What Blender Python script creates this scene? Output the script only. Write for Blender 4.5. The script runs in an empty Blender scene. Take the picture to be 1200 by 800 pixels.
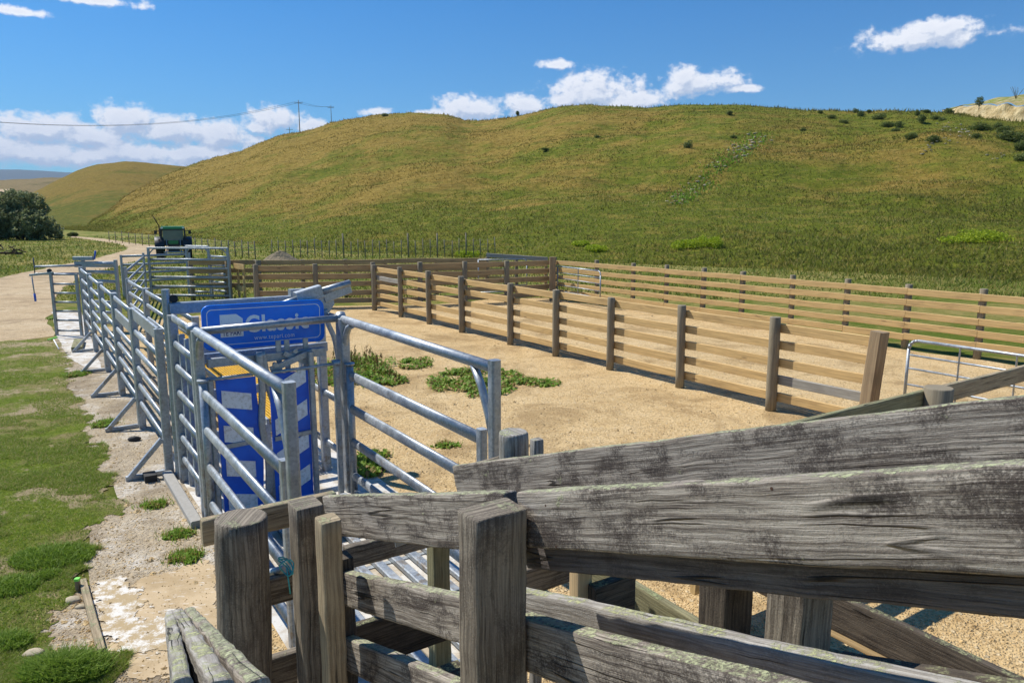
import bpy, math, random
from mathutils import Vector, noise
R = math.radians
random.seed(7)
C = bpy.context.scene
COL = C.collection
# ------------------------------------------------------------------ camera, light, exposure
F, H = 870.0, 2.8
PITCH = math.atan(150.0 / F)
cam = bpy.data.objects.new('camera', bpy.data.cameras.new('camera'))
COL.objects.link(cam); C.camera = cam
cam.location = (0, 0, H); cam.rotation_euler = (math.pi/2 - PITCH, 0, 0)
cam.data.sensor_width = 36; cam.data.lens = F/1200*36
cam.data.clip_start = 0.05; cam.data.clip_end = 30000
SUN_EL = R(52); TRAVEL = R(-28)          # direction the light travels, from +X towards +Y
tv = Vector((math.cos(TRAVEL)*math.cos(SUN_EL), math.sin(TRAVEL)*math.cos(SUN_EL), -math.sin(SUN_EL)))
sl = bpy.data.lights.new('sun', 'SUN'); sl.energy = 5.0; sl.angle = R(0.5); sl.color = (1, .95, .87)
so = bpy.data.objects.new('sun', sl); COL.objects.link(so); so.rotation_euler = tv.to_track_quat('-Z', 'Y').to_euler(); so.location = (-10, 0, 20)
C.view_settings.view_transform = 'Standard'; C.view_settings.look = 'None'
C.view_settings.exposure = 0.25; C.view_settings.gamma = 1; C.view_settings.use_curve_mapping = False
HAZE = 6.0e-5
SKY_STRENGTH = 0.080

# ------------------------------------------------------------------ projection helpers (pixel of the 1200x800 photo -> world)
fw = Vector((0, math.cos(PITCH), -math.sin(PITCH))); upv = Vector((0, math.sin(PITCH), math.cos(PITCH))); CP = Vector((0, 0, H))
def ray(x, y): return fw + Vector((1, 0, 0))*((x-600)/F) + upv*((400-y)/F)
def G(x, y, z=0.0):
    r = ray(x, y); return CP + r*((z-H)/r.z)
def V(x, y, P, d):
    n = Vector((-d[1], d[0], 0)); r = ray(x, y); return CP + r*(n.dot(Vector((P[0], P[1], 0))-Vector((0, 0, 0)))/n.dot(r))
def D(x, y, dep):
    r = ray(x, y); return CP + r*(dep/r.y)
# ------------------------------------------------------------------ shader node helper
class NT:
    def __init__(s, tree): s.t = tree; s.t.nodes.clear()
    def n(s, typ, **kw):
        o = s.t.nodes.new(typ)
        for k, v in kw.items(): setattr(o, k, v)
        return o
    def set(s, sock, v):
        if isinstance(v, bpy.types.NodeSocket): s.t.links.new(v, sock)
        elif isinstance(v, (tuple, list)) and len(v) == 3 and sock.type == 'RGBA': sock.default_value = (*v, 1)
        else: sock.default_value = v
    def math(s, op, a, b=0.0, clamp=False):
        o = s.n('ShaderNodeMath', operation=op, use_clamp=clamp); s.set(o.inputs[0], a); s.set(o.inputs[1], b); return o.outputs[0]
    def vmath(s, op, a, b=(0, 0, 0)):
        o = s.n('ShaderNodeVectorMath', operation=op); s.set(o.inputs[0], a)
        if op == 'SCALE': s.set(o.inputs[3], b)
        else: s.set(o.inputs[1], b)
        return o.outputs['Value'] if op in ('LENGTH', 'DOT_PRODUCT') else o.outputs[0]
    def noise(s, vec, scale, detail=4, rough=.55, dist=0.0):
        o = s.n('ShaderNodeTexNoise'); s.set(o.inputs['Vector'], vec); o.inputs['Scale'].default_value = scale
        o.inputs['Detail'].default_value = detail; o.inputs['Roughness'].default_value = rough; o.inputs['Distortion'].default_value = dist
        return o.outputs['Fac']
    def vor(s, vec, scale, feature='F1', out='Distance'):
        o = s.n('ShaderNodeTexVoronoi', feature=feature); s.set(o.inputs['Vector'], vec); o.inputs['Scale'].default_value = scale
        return o.outputs[out]
    def ramp(s, fac, a, b, lo=0.0, hi=1.0, clamp=True):
        o = s.n('ShaderNodeMapRange', clamp=clamp, interpolation_type='SMOOTHSTEP' if clamp else 'LINEAR'); s.set(o.inputs[0], fac)
        o.inputs[1].default_value = a; o.inputs[2].default_value = b; o.inputs[3].default_value = lo; o.inputs[4].default_value = hi
        return o.outputs[0]
    def cramp(s, fac, stops):
        o = s.n('ShaderNodeValToRGB'); s.set(o.inputs[0], fac); e = o.color_ramp.elements
        while len(e) < len(stops): e.new(.5)
        for i, (p, c) in enumerate(stops): e[i].position = p; e[i].color = (*c, 1)
        return o.outputs[0]
    def mix(s, fac, a, b, mode='MIX'):
        o = s.n('ShaderNodeMix', data_type='RGBA', blend_type=mode); s.set(o.inputs[0], fac); s.set(o.inputs[6], a); s.set(o.inputs[7], b)
        return o.outputs[2]
    def bump(s, h, strength=.5, dist=.01, normal=None):
        o = s.n('ShaderNodeBump'); s.set(o.inputs['Height'], h); o.inputs['Strength'].default_value = strength; o.inputs['Distance'].default_value = dist
        if normal is not None: s.set(o.inputs['Normal'], normal)
        return o.outputs[0]
    def scale(s, vec, sc): return s.vmath('MULTIPLY', vec, sc)
    def pos(s): return s.n('ShaderNodeNewGeometry').outputs['Position']
    def uv(s): return s.n('ShaderNodeUVMap', uv_map='uv').outputs[0]
    def island(s): return s.n('ShaderNodeNewGeometry').outputs['Random Per Island']
    def bsdf(s, color, rough=.8, metal=0.0, normal=None, spec=None, trans=None):
        b = s.n('ShaderNodeBsdfPrincipled'); s.set(b.inputs['Base Color'], color); s.set(b.inputs['Roughness'], rough); s.set(b.inputs['Metallic'], metal)
        if normal is not None: s.set(b.inputs['Normal'], normal)
        if spec is not None: b.inputs['Specular IOR Level'].default_value = spec
        if trans is not None: b.inputs['Transmission Weight'].default_value = trans
        o = s.n('ShaderNodeOutputMaterial'); s.t.links.new(b.outputs[0], o.inputs[0]); return b
def M(name):
    m = bpy.data.materials.new(name); m.use_nodes = True; return m, NT(m.node_tree)

# ------------------------------------------------------------------ sky
world = bpy.data.worlds.new('World'); C.world = world; world.use_nodes = True
w = NT(world.node_tree)
sky = w.n('ShaderNodeTexSky', sky_type='NISHITA'); sky.sun_disc = False; sky.sun_elevation = SUN_EL
sky.sun_rotation = math.atan2(-tv.x, -tv.y); sky.air_density = 1.0; sky.dust_density = 0.25; sky.ozone_density = 2.2; sky.altitude = 100
dirv = w.vmath('NORMALIZE', w.n('ShaderNodeTexCoord').outputs['Generated'])
sep = w.n('ShaderNodeSeparateXYZ'); w.set(sep.inputs[0], dirv)
az = w.math('ARCTAN2', sep.outputs[0], sep.outputs[1]); el = w.math('ARCSINE', sep.outputs[2])
def skyco(a, e):
    c = w.n('ShaderNodeCombineXYZ'); w.set(c.inputs[0], a); w.set(c.inputs[1], e); return c.outputs[0]
# cumulus: (pixel x, pixel y, half width, half height)
clouds = [(-60,168,120,13),(40,180,130,14),(140,181,120,14),(225,180,70,12),(50,152,62,17),(95,160,60,14),(150,144,42,20),(205,152,58,17),(262,160,42,17),
          (322,141,36,17),(365,148,24,9),(300,150,16,8),(440,131,20,6),(548,129,48,17),(612,125,32,15),(500,133,20,6),(695,108,60,23),(745,118,50,14),(660,118,28,9),
          (822,98,50,14),(802,90,22,13),(870,104,22,5),(1080,44,68,13),(1095,34,42,11),(650,76,24,7),(110,1,52,6),(20,14,30,5)]
def build_cloud(P):
    tot = None
    for (x, y, a, b) in clouds:
        r = ray(x, y).normalized(); ca, ce = math.atan2(r.x, r.y), math.asin(r.z)
        q = w.vmath('MULTIPLY', w.vmath('SUBTRACT', P, (ca, ce, 0)), (F/a/1.06, F/b/1.02, 0))
        L = w.math('SUBTRACT', 1.0, w.vmath('LENGTH', q))
        if tot is None: tot = L
        else:
            o = w.n('ShaderNodeMath', operation='SMOOTH_MAX'); w.set(o.inputs[0], tot); w.set(o.inputs[1], L); o.inputs[2].default_value = .25; tot = o.outputs[0]
    ps = w.scale(P, (1, 1.25, 1))
    n1 = w.noise(ps, 34, 8, .6, .1); n2 = w.noise(ps, 120, 5, .6)
    nn = w.math('ADD', w.math('MULTIPLY', w.math('SUBTRACT', n1, .5), 1.9), w.math('MULTIPLY', w.math('SUBTRACT', n2, .5), .7))
    return w.math('ADD', tot, nn)
P0 = skyco(az, el); d0 = build_cloud(P0)
P1 = w.vmath('ADD', P0, (-0.004, 0.009, 0)); d1 = build_cloud(P1)
alpha = w.ramp(d0, -.06, .52)
lit = w.ramp(w.math('SUBTRACT', d0, d1), -.35, .30)
thick = w.ramp(d0, .1, 1.3)
ccol = w.mix(lit, (0.50, 0.58, 0.72), (0.98, 0.98, 1.0))
ccol = w.mix(w.math('MULTIPLY', thick, .28), ccol, (0.42, 0.50, 0.66))
tint = w.mix(w.ramp(el, .02, .42), (0.38, 0.87, 1.22), (0.15, 0.76, 1.30)); skyc = w.mix(1.0, sky.outputs[0], tint, 'MULTIPLY')
bg1 = w.n('ShaderNodeBackground'); w.set(bg1.inputs[0], skyc); bg1.inputs[1].default_value = SKY_STRENGTH
bg2 = w.n('ShaderNodeBackground'); w.set(bg2.inputs[0], ccol); bg2.inputs[1].default_value = .95
ms = w.n('ShaderNodeMixShader'); w.set(ms.inputs[0], w.math('MULTIPLY', alpha, .96))
w.t.links.new(bg1.outputs[0], ms.inputs[1]); w.t.links.new(bg2.outputs[0], ms.inputs[2])
wo = w.n('ShaderNodeOutputWorld'); w.t.links.new(ms.outputs[0], wo.inputs[0])

# ------------------------------------------------------------------ mesh builder
def circ(r, n=10): return [(r*math.cos(2*math.pi*i/n), r*math.sin(2*math.pi*i/n)) for i in range(n)]
def ell(a, b, n=12): return [(a*math.cos(2*math.pi*i/n), b*math.sin(2*math.pi*i/n)) for i in range(n)]
def rrect(wd, h, c, k=1):
    a, b = wd/2, h/2; out = []
    for cx, cy, st in ((a-c, b-c, 0), (-a+c, b-c, 90), (-a+c, -b+c, 180), (a-c, -b+c, 270)):
        for i in range(k+1):
            t = R(st + 90*i/k); out.append((cx+c*math.cos(t), cy+c*math.sin(t)))
    return out
def subdiv(prof, step):
    out = []
    for i, p in enumerate(prof):
        q = prof[(i+1) % len(prof)]; L = math.dist(p, q); n = max(1, int(L/step))
        for k in range(n): out.append((p[0]+(q[0]-p[0])*k/n, p[1]+(q[1]-p[1])*k/n))
    return out
class MB:
    def __init__(s): s.v = []; s.f = []; s.sm = []; s.uv = []; s.mi = []; s.m = 0
    def face(s, idx, uvs=None, smooth=False):
        s.f.append(tuple(idx)); s.sm.append(smooth); s.mi.append(s.m)
        s.uv.extend(uvs if uvs else [(s.v[i][0]+s.v[i][1]*.3, s.v[i][2]+s.v[i][1]*.7) for i in idx])
    def sweep(s, pts, prof, hint=(0, 0, 1), caps=True, smooth=True, scales=None, wob=0.0, wobf=8.0, uvo=None, closed=False):
        pts = [Vector(p) for p in pts]; hint = Vector(hint); b = len(s.v); n = len(prof); uo = uvo or (random.uniform(0, 50), random.uniform(0, 50))
        per = [0]
        for i in range(n): per.append(per[-1]+math.dist(prof[i], prof[(i+1) % n]))
        L = 0; Ls = []
        N = len(pts)
        for k, p in enumerate(pts):
            if closed: t = (pts[(k+1) % N]-pts[k-1]).normalized()
            else: t = (pts[min(k+1, N-1)]-pts[max(k-1, 0)]).normalized()
            side = t.cross(hint)
            if side.length < 1e-4: side = t.cross(Vector((1, 0, 0)))
            side.normalize(); u2 = side.cross(t)
            if k: L += (p-pts[k-1]).length
            Ls.append(L); sc = scales[k] if scales else 1
            for (a, c) in prof:
                q = p+side*(a*sc)+u2*(c*sc)
                if wob:
                    q = q + noise.noise_vector(q*wobf+Vector((uo[0], uo[1], 0)))*wob
                s.v.append(tuple(q))
        for k in range(N-1 if not closed else N):
            k2 = (k+1) % N
            for i in range(n):
                j = (i+1) % n; l2 = Ls[k2] if k2 else L+.1
                s.face((b+k*n+i, b+k*n+j, b+k2*n+j, b+k2*n+i),
                       [(uo[0]+Ls[k], uo[1]+per[i]), (uo[0]+Ls[k], uo[1]+per[i+1]), (uo[0]+l2, uo[1]+per[i+1]), (uo[0]+l2, uo[1]+per[i])], smooth)
        if caps and not closed:
            for k, order in ((0, range(n-1, -1, -1)), (N-1, range(n))):
                order = list(order)
                s.face([b+k*n+i for i in order], [(uo[0]+prof[i][1]*.4, uo[1]+prof[i][0]) for i in order], False)
        return s
    def rod(s, a, b, r, n=8): return s.sweep([a, b], circ(r, n))
    def beam(s, a, b, wd, h, c=.004, hint=(0, 0, 1)): return s.sweep([a, b], rrect(wd, h, c), hint=hint, smooth=False)
    def box(s, c, sx, sy, sz, rz=0.0, ch=.004):
        c = Vector(c); d = Vector((math.cos(rz), math.sin(rz), 0))*sx/2
        return s.sweep([c-d, c+d], rrect(sy, sz, ch), smooth=False)
    def ball(s, c, r, nu=10, nv=7, sc=(1, 1, 1), wob=0.0, wf=3.0):
        c = Vector(c); b = len(s.v); off = Vector((random.random()*50,)*3)
        for j in range(nv+1):
            th = math.pi*j/nv
            for i in range(nu):
                ph = 2*math.pi*i/nu
                d = Vector((math.sin(th)*math.cos(ph), math.sin(th)*math.sin(ph), math.cos(th)))
                k = 1+(noise.noise(d*wf+off)*wob if wob else 0)
                s.v.append((c.x+d.x*r*sc[0]*k, c.y+d.y*r*sc[1]*k, c.z+d.z*r*sc[2]*k))
        for j in range(nv):
            for i in range(nu):
                i2 = (i+1) % nu; s.face((b+j*nu+i, b+(j+1)*nu+i, b+(j+1)*nu+i2, b+j*nu+i2), None, True)
        return s
    def prism(s, poly, nrm, th):        # flat polygon (list of Vectors) extruded by th along nrm
        b = len(s.v); n = len(poly); nrm = Vector(nrm).normalized()*th
        for p in poly: s.v.append(tuple(p))
        for p in poly: s.v.append(tuple(Vector(p)+nrm))
        s.face(range(b, b+n)); s.face(range(b+2*n-1, b+n-1, -1))
        for i in range(n):
            j = (i+1) % n; s.face((b+i, b+n+i, b+n+j, b+j))
        return s
    def build(s, name, mats, parent=None, base=None):
        me = bpy.data.meshes.new(name)
        if parent is not None: org = parent['_w'] if '_w' in parent.keys() else parent.location
        elif base is not None: org = Vector(base)
        else:
            n = len(s.v); org = Vector((sum(v[0] for v in s.v)/n, sum(v[1] for v in s.v)/n, min(v[2] for v in s.v)))
        org = Vector(org)
        me.from_pydata([(v[0]-org.x, v[1]-org.y, v[2]-org.z) for v in s.v], [], s.f)
        me.polygons.foreach_set('use_smooth', s.sm)
        ul = me.uv_layers.new(name='uv'); ul.data.foreach_set('uv', [x for u in s.uv for x in u])
        for m in (mats if isinstance(mats, (list, tuple)) else [mats]): me.materials.append(m)
        if any(s.mi): me.polygons.foreach_set('material_index', s.mi)
        me.update(); o = bpy.data.objects.new(name, me); COL.objects.link(o)
        if parent is not None:
            o.parent = parent; o['_w'] = tuple(org)
        else: o.location = org
        return o
def tag(o, label=None, cat=None, group=None, kind=None):
    if label: o['label'] = label
    if cat: o['category'] = cat
    if group: o['group'] = group
    if kind: o['kind'] = kind
    return o
def thing(name, label, cat, loc, group=None):
    o = bpy.data.objects.new(name, None); o.empty_display_size = .2; COL.objects.link(o); o.location = Vector(loc)
    return tag(o, label, cat, group)
def struct(o): return tag(o, kind='structure')

# ------------------------------------------------------------------ materials
def mat_weathered(name, light, dark, brown, lichen=.5, lcol=(.40, .42, .25), stain=.5, rough=.85):
    m, n = M(name); uv = n.uv()
    wv = n.math('MULTIPLY', n.noise(n.scale(uv, (1.6, 4, 1)), 1.3, 3), .022)
    off = n.n('ShaderNodeCombineXYZ'); n.set(off.inputs[1], wv); uvd = n.vmath('ADD', uv, off.outputs[0])
    g1 = n.noise(n.scale(uvd, (2.6, 85, 1)), 1, 7, .7); g2 = n.noise(n.scale(uvd, (9, 330, 1)), 1, 4, .65)
    crack = n.ramp(n.noise(n.scale(uvd, (1.5, 75, 1)), 1, 5, .62), .375, .325)
    big = n.noise(n.scale(uv, (1.5, 3.0, 1)), 2.6, 9, .72, .5); streak = n.noise(n.scale(uv, (16, 2.5, 1)), 1, 4, .6)
    fine = n.noise(n.pos(), 140, 3, .7)
    sp_ = n.noise(n.scale(uv, (.55, 17, 1)), 1, 1.2, .4); split = n.math('MULTIPLY', n.ramp(n.math('ABSOLUTE', n.math('SUBTRACT', sp_, .5)), .010, .002), n.ramp(n.noise(n.scale(uv, (1.3, 2, 1)), 1.5, 2), .53, .60)); crack = n.math('MAXIMUM', crack, split)
    col = n.mix(n.ramp(g1, .36, .64), dark, light)
    col = n.mix(n.math('MULTIPLY', n.ramp(g2, .35, .7), .5), col, brown)
    st = n.ramp(n.math('ADD', big, n.math('ADD', n.math('MULTIPLY', n.math('SUBTRACT', streak, .5), .22), n.math('MULTIPLY', n.math('SUBTRACT', fine, .5), .55))), .44, .64)
    col = n.mix(n.math('MULTIPLY', st, stain), col, tuple(c*.42 for c in (dark[0]*1.05, dark[1]*.95, dark[2])))
    col = n.mix(n.math('MULTIPLY', n.ramp(fine, .56, .70), .22), col, tuple(min(1, c*1.6) for c in light))
    col = n.mix(n.math('MULTIPLY', crack, .85), col, (.012, .010, .008))
    nz = n.n('ShaderNodeSeparateXYZ'); n.set(nz.inputs[0], n.n('ShaderNodeNewGeometry').outputs['Normal'])
    ln = n.noise(n.pos(), 9, 7, .7, .3)
    lm = n.math('ADD', n.ramp(nz.outputs[2], .25, .9, 0, .22), n.math('MULTIPLY', ln, 1.0))
    lm = n.math('MULTIPLY', n.ramp(lm, .84-.30*lichen, .92-.30*lichen), n.ramp(n.noise(n.pos(), 75, 4, .7), .38, .58))
    lc = n.mix(n.noise(n.pos(), 60, 3), tuple(c*.7 for c in lcol), tuple(min(1, c*1.35) for c in lcol))
    col = n.mix(lm, col, lc)
    h = n.math('SUBTRACT', n.math('ADD', n.math('MULTIPLY', g1, .7), n.math('MULTIPLY', g2, .35)), n.math('MULTIPLY', crack, 1.3))
    h = n.math('ADD', h, n.math('MULTIPLY', lm, .6))
    n.bsdf(col, rough, 0, n.bump(n.math('ADD', h, n.math('MULTIPLY', fine, .35)), .9, .006), .25); return m
W_OLD = mat_weathered('weathered_grey_wood', (.52, .465, .385), (.095, .077, .065), (.31, .255, .19), .70, stain=.86)
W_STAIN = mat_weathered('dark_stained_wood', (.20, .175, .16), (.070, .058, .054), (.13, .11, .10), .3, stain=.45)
W_SILVER = mat_weathered('silver_grey_wood', (.50, .48, .43), (.19, .17, .145), (.33, .29, .22), .52, (.42, .43, .22), .35)
W_BROWN = mat_weathered('brown_post_wood', (.36, .31, .235), (.10, .083, .064), (.27, .22, .16), .35, (.33, .33, .2), .55)
W_FAWN = mat_weathered('fawn_weathered_wood', (.52, .42, .27), (.24, .185, .115), (.42, .33, .20), .4, (.36, .36, .2), .25)
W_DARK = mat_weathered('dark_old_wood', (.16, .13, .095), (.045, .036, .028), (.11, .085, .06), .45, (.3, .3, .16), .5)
W_GREEN = mat_weathered('greenish_treated_wood', (.34, .32, .18), (.17, .155, .085), (.28, .25, .14), .4, (.33, .36, .18), .3)
def mat_timber(name, a, b, knot, var=.35):
    m, n = M(name); uv = n.uv(); isl = n.island()
    g = n.noise(n.scale(uv, (1.3, 34, 1)), 1, 5, .6, .6); g2 = n.noise(n.scale(uv, (4, 150, 1)), 1, 3)
    col = n.mix(n.ramp(g, .32, .68), a, b)
    col = n.mix(n.math('MULTIPLY', n.ramp(g2, .45, .7), .3), col, knot)
    kn = n.ramp(n.vor(n.scale(uv, (1.5, 6.5, 1)), 1.0), .13, .05); col = n.mix(n.math('MULTIPLY', kn, .75), col, knot)
    big = n.noise(n.scale(uv, (.8, 2, 1)), 2.0, 5, .6); col = n.mix(n.math('MULTIPLY', n.ramp(big, .5, .72), .4), col, knot)
    hv = n.n('ShaderNodeHueSaturation'); n.set(hv.inputs['Color'], col); n.set(hv.inputs['Value'], n.ramp(isl, 0, 1, 1-var, 1+var*.45, True)); n.set(hv.inputs['Saturation'], n.ramp(n.math('FRACT', n.math('MULTIPLY', isl, 7.3)), 0, 1, .72, 1.08))
    n.bsdf(hv.outputs[0], .75, 0, n.bump(g, .3, .003), .25); return m
T_GOLD = mat_timber('treated_pine_board', (.74, .44, .068), (.53, .31, .044), (.25, .125, .025), .40)
T_BACK = mat_timber('shaded_pine_board', (.56, .34, .085), (.40, .235, .06), (.14, .085, .035), .35)  # darker pine; shade on the back fences is put into the colour
T_POST = mat_timber('round_post_wood', (.33, .265, .15), (.22, .175, .098), (.10, .08, .045), .3)
T_NEW = mat_timber('fresh_pine', (.72, .48, .17), (.58, .37, .12), (.24, .14, .06), .15)
T_BIG = mat_timber('sawn_strainer_wood', (.38, .25, .10), (.26, .165, .065), (.12, .08, .035), .1)
T_GREY = mat_timber('bleached_board', (.40, .37, .30), (.30, .28, .22), (.16, .14, .11), .2)

m, n = M('galvanised_steel'); p = n.pos()
sp = n.vor(p, 60, out='Color'); s1 = n.n('ShaderNodeSeparateColor'); n.set(s1.inputs[0], sp)
big = n.noise(p, 7, 5, .65); bl = n.ramp(n.noise(p, 26, 5, .65), .60, .72)
v = n.math('ADD', n.math('MULTIPLY', s1.outputs[0], .14), n.math('MULTIPLY', big, .34))
col = n.cramp(v, [(.08, (.24, .27, .295)), (.42, (.52, .555, .58))]); col = n.mix(n.math('MULTIPLY', bl, .35), col, (.66, .66, .64))
zz_ = n.n('ShaderNodeSeparateXYZ'); n.set(zz_.inputs[0], p); dirt_ = n.math('MULTIPLY', n.ramp(n.noise(p, 9, 6, .75), .50, .64), n.ramp(zz_.outputs[2], 1.3, .1)); col = n.mix(n.math('MULTIPLY', dirt_, .7), col, (.24, .18, .11)); col = n.mix(n.math('MULTIPLY', n.ramp(n.noise(n.scale(p, (1, 1, .25)), 34, 5, .7), .66, .72), .5), col, (.20, .13, .08))
n.bsdf(col, n.ramp(big, .3, .7, .42, .62), n.ramp(n.noise(p, 12, 4, .6), .35, .65, .55, .85), n.bump(n.noise(p, 50, 4), .15, .004)); GALV = m
m, n = M('blue_plastic'); p = n.pos()
col = n.mix(n.ramp(n.noise(p, 5, 4), .3, .7), (.002, .18, .80), (.006, .23, .92)); col = n.mix(n.math('MULTIPLY', n.ramp(n.noise(p, 90, 4, .7), .62, .75), .25), col, (.3, .36, .42))
n.bsdf(col, n.ramp(n.noise(p, 30, 4), .3, .7, .28, .5), 0, None, .5); BLUE = m
m, n = M('dark_blue_plastic'); p = n.pos()
col = n.mix(n.ramp(n.noise(p, 5, 4), .3, .7), (.003, .10, .62), (.006, .15, .78)); col = n.mix(n.math('MULTIPLY', n.ramp(n.noise(p, 60, 5, .7), .60, .75), .30), col, (.25, .28, .32))
n.bsdf(col, .42); BLUE2 = m
m, n = M('white_print'); p = n.pos(); w1 = n.ramp(n.noise(n.scale(p, (1, 1, .35)), 70, 4, .7), .56, .66)
n.bsdf(n.mix(n.math('MULTIPLY', w1, .3), (.86, .87, .88), (.32, .40, .52)), .6); WHITE = m
m, n = M('white_block'); p = n.pos()
n.bsdf(n.mix(n.ramp(n.noise(p, 30, 5, .7), .45, .7), (.88, .89, .90), (.62, .60, .56)), .6); BLOCKW = m
m, n = M('navy_print'); n.bsdf((.01, .05, .22), .5); NAVY = m
m, n = M('yellow_grating'); p = n.pos()
n.bsdf(n.mix(n.ramp(n.noise(p, 12, 5, .7), .4, .75), (.78, .47, .02), (.50, .32, .06)), .6); YEL = m
m, n = M('black_rubber'); n.bsdf(n.mix(n.noise(n.pos(), 20, 4), (.012, .012, .012), (.035, .033, .03)), .75); RUB = m
m, n = M('blue_grip'); n.bsdf(n.mix(n.noise(n.pos(), 20, 2), (.01, .09, .5), (.02, .13, .6)), .4); GRIP = m
m, n = M('rusty_steel'); n.bsdf(n.mix(n.noise(n.pos(), 14, 5, .7), (.03, .018, .012), (.12, .055, .03)), .85); RUST = m
m, n = M('tractor_green'); n.bsdf(n.mix(n.noise(n.pos(), 6, 4), (.03, .24, .09), (.05, .30, .12)), .45); TGREEN = m
m, n = M('hood_green'); n.bsdf(n.mix(n.noise(n.pos(), 6, 4), (.035, .20, .05), (.07, .26, .08)), .5); TGREEN2 = m
m, n = M('dark_glass'); n.bsdf(n.mix(n.noise(n.pos(), 2, 2), (.08, .12, .10), (.20, .27, .21)), .08, 0, None, .8); GLASS = m
m, n = M('sheep_yard_gravel'); p = n.pos()
def gravel_nodes(n, p, tones, stone=.5, bigs=.6):
    a = n.noise(p, .35, 6, .6); b = n.noise(p, 2.2, 6, .65); c = n.noise(p, 11, 6, .75)
    st = n.vor(n.vmath('ADD', p, n.vmath('SCALE', n.n('ShaderNodeTexNoise').outputs['Color'], .02)), 52, out='Color'); sc = n.n('ShaderNodeSeparateColor'); n.set(sc.inputs[0], st)
    sd = n.vor(p, 52)
    st2 = n.vor(p, 22, out='Color'); sc2 = n.n('ShaderNodeSeparateColor'); n.set(sc2.inputs[0], st2); sd2 = n.vor(p, 22)
    f = n.math('ADD', n.math('ADD', n.math('MULTIPLY', a, .35), n.math('MULTIPLY', b, .40)), n.math('MULTIPLY', c, .30))
    col = n.cramp(f, tones)
    col = n.mix(n.math('MULTIPLY', n.ramp(sc.outputs[0], .45, 1.0), stone), col, (.74, .58, .34))
    col = n.mix(n.math('MULTIPLY', n.ramp(sc.outputs[1], .66, .95), stone), col, (.19, .125, .06))
    bigst = n.math('MULTIPLY', n.ramp(sc2.outputs[0], .82, .86), n.ramp(sd2, .42, .30))
    col = n.mix(n.math('MULTIPLY', bigst, bigs), col, (.68, .56, .36))
    col = n.mix(n.math('MULTIPLY', n.ramp(n.noise(p, .8, 7, .7, .6), .47, .64), .62), col, tuple(q*.70 for q in tones[0][1]))
    col = n.mix(n.math('MULTIPLY', n.ramp(n.noise(p, 5.5, 4, .6), .60, .68), .35), col, tuple(q*.6 for q in tones[0][1]))
    hgt = n.math('ADD', n.math('MULTIPLY', n.ramp(sd, .55, .1), .5), n.math('ADD', n.math('MULTIPLY', c, 1.2), n.math('MULTIPLY', bigst, .8)))
    return col, hgt, b, c
col, hgt, b_, c_ = gravel_nodes(n, p, [(.36, (.41, .265, .115)), (.50, (.57, .40, .19)), (.66, (.67, .50, .27))], .45)
n.bsdf(col, .95, 0, n.bump(hgt, .8, .02), .15); GRAVEL = m
m, n = M('road_gravel'); p = n.pos(); col, hgt, b_, c_ = gravel_nodes(n, p, [(.36, (.36, .26, .15)), (.50, (.47, .35, .21)), (.66, (.58, .47, .31))], .35)
n.bsdf(col, .95, 0, n.bump(hgt, .6, .02), .15); ROAD = m
m, n = M('lane_dirt'); p = n.pos(); col, hgt, b_, c_ = gravel_nodes(n, p, [(.36, (.27, .21, .14)), (.50, (.38, .31, .215)), (.66, (.52, .45, .34))], .28, .15)
wm = n.math('MULTIPLY', n.ramp(n.noise(p, 1.1, 5, .6), .50, .60), n.ramp(n.noise(p, 9, 6, .8), .40, .60)); col = n.mix(n.math('MULTIPLY', wm, .6), col, (.66, .62, .55))
n.bsdf(col, .95, 0, n.bump(hgt, .8, .02), .15); LANE = m
m, n = M('chalky_concrete'); p = n.pos()
a = n.noise(p, 3.5, 7, .7); f = n.noise(p, 30, 5, .75)
col = n.mix(n.ramp(a, .42, .62), (.62, .60, .55), (.42, .35, .25)); col = n.mix(n.math('MULTIPLY', n.ramp(f, .56, .66), .6), col, (.25, .19, .12))
n.bsdf(col, .9, 0, n.bump(f, .4, .006)); CONC = m
m, n = M('smooth_sand'); p = n.pos(); a = n.noise(p, 2.5, 7, .65); f = n.noise(p, 160, 4, .8)
sc_ = n.mix(n.ramp(a, .35, .65), (.40, .29, .155), (.54, .41, .245)); sc_ = n.mix(n.math('MULTIPLY', n.ramp(f, .58, .72), .5), sc_, (.70, .62, .48)); sc_ = n.mix(n.math('MULTIPLY', n.ramp(n.noise(n.scale(p, (1, 3, 1)), 9, 6, .8), .56, .64), .6), sc_, (.72, .68, .60))
n.bsdf(sc_, .95, 0, n.bump(f, .35, .004)); SAND = m
m, n = M('kerb_concrete'); p = n.pos(); n.bsdf(n.mix(n.noise(p, 25, 6, .75), (.22, .21, .18), (.46, .44, .40)), .9, 0, n.bump(n.noise(p, 60, 4), .4, .004)); KERB = m
m, n = M('spilt_lime'); p = n.pos()
a = n.noise(p, 8, 9, .82); lm = n.ramp(a, .46, .58); f = n.noise(p, 60, 4, .7)
col = n.mix(lm, (.44, .33, .18), (.74, .71, .64)); col = n.mix(n.math('MULTIPLY', n.ramp(f, .55, .7), .45), col, (.33, .24, .14))
n.bsdf(col, .95, 0, n.bump(n.math('ADD', a, f), .5, .01)); LIME = m
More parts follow.
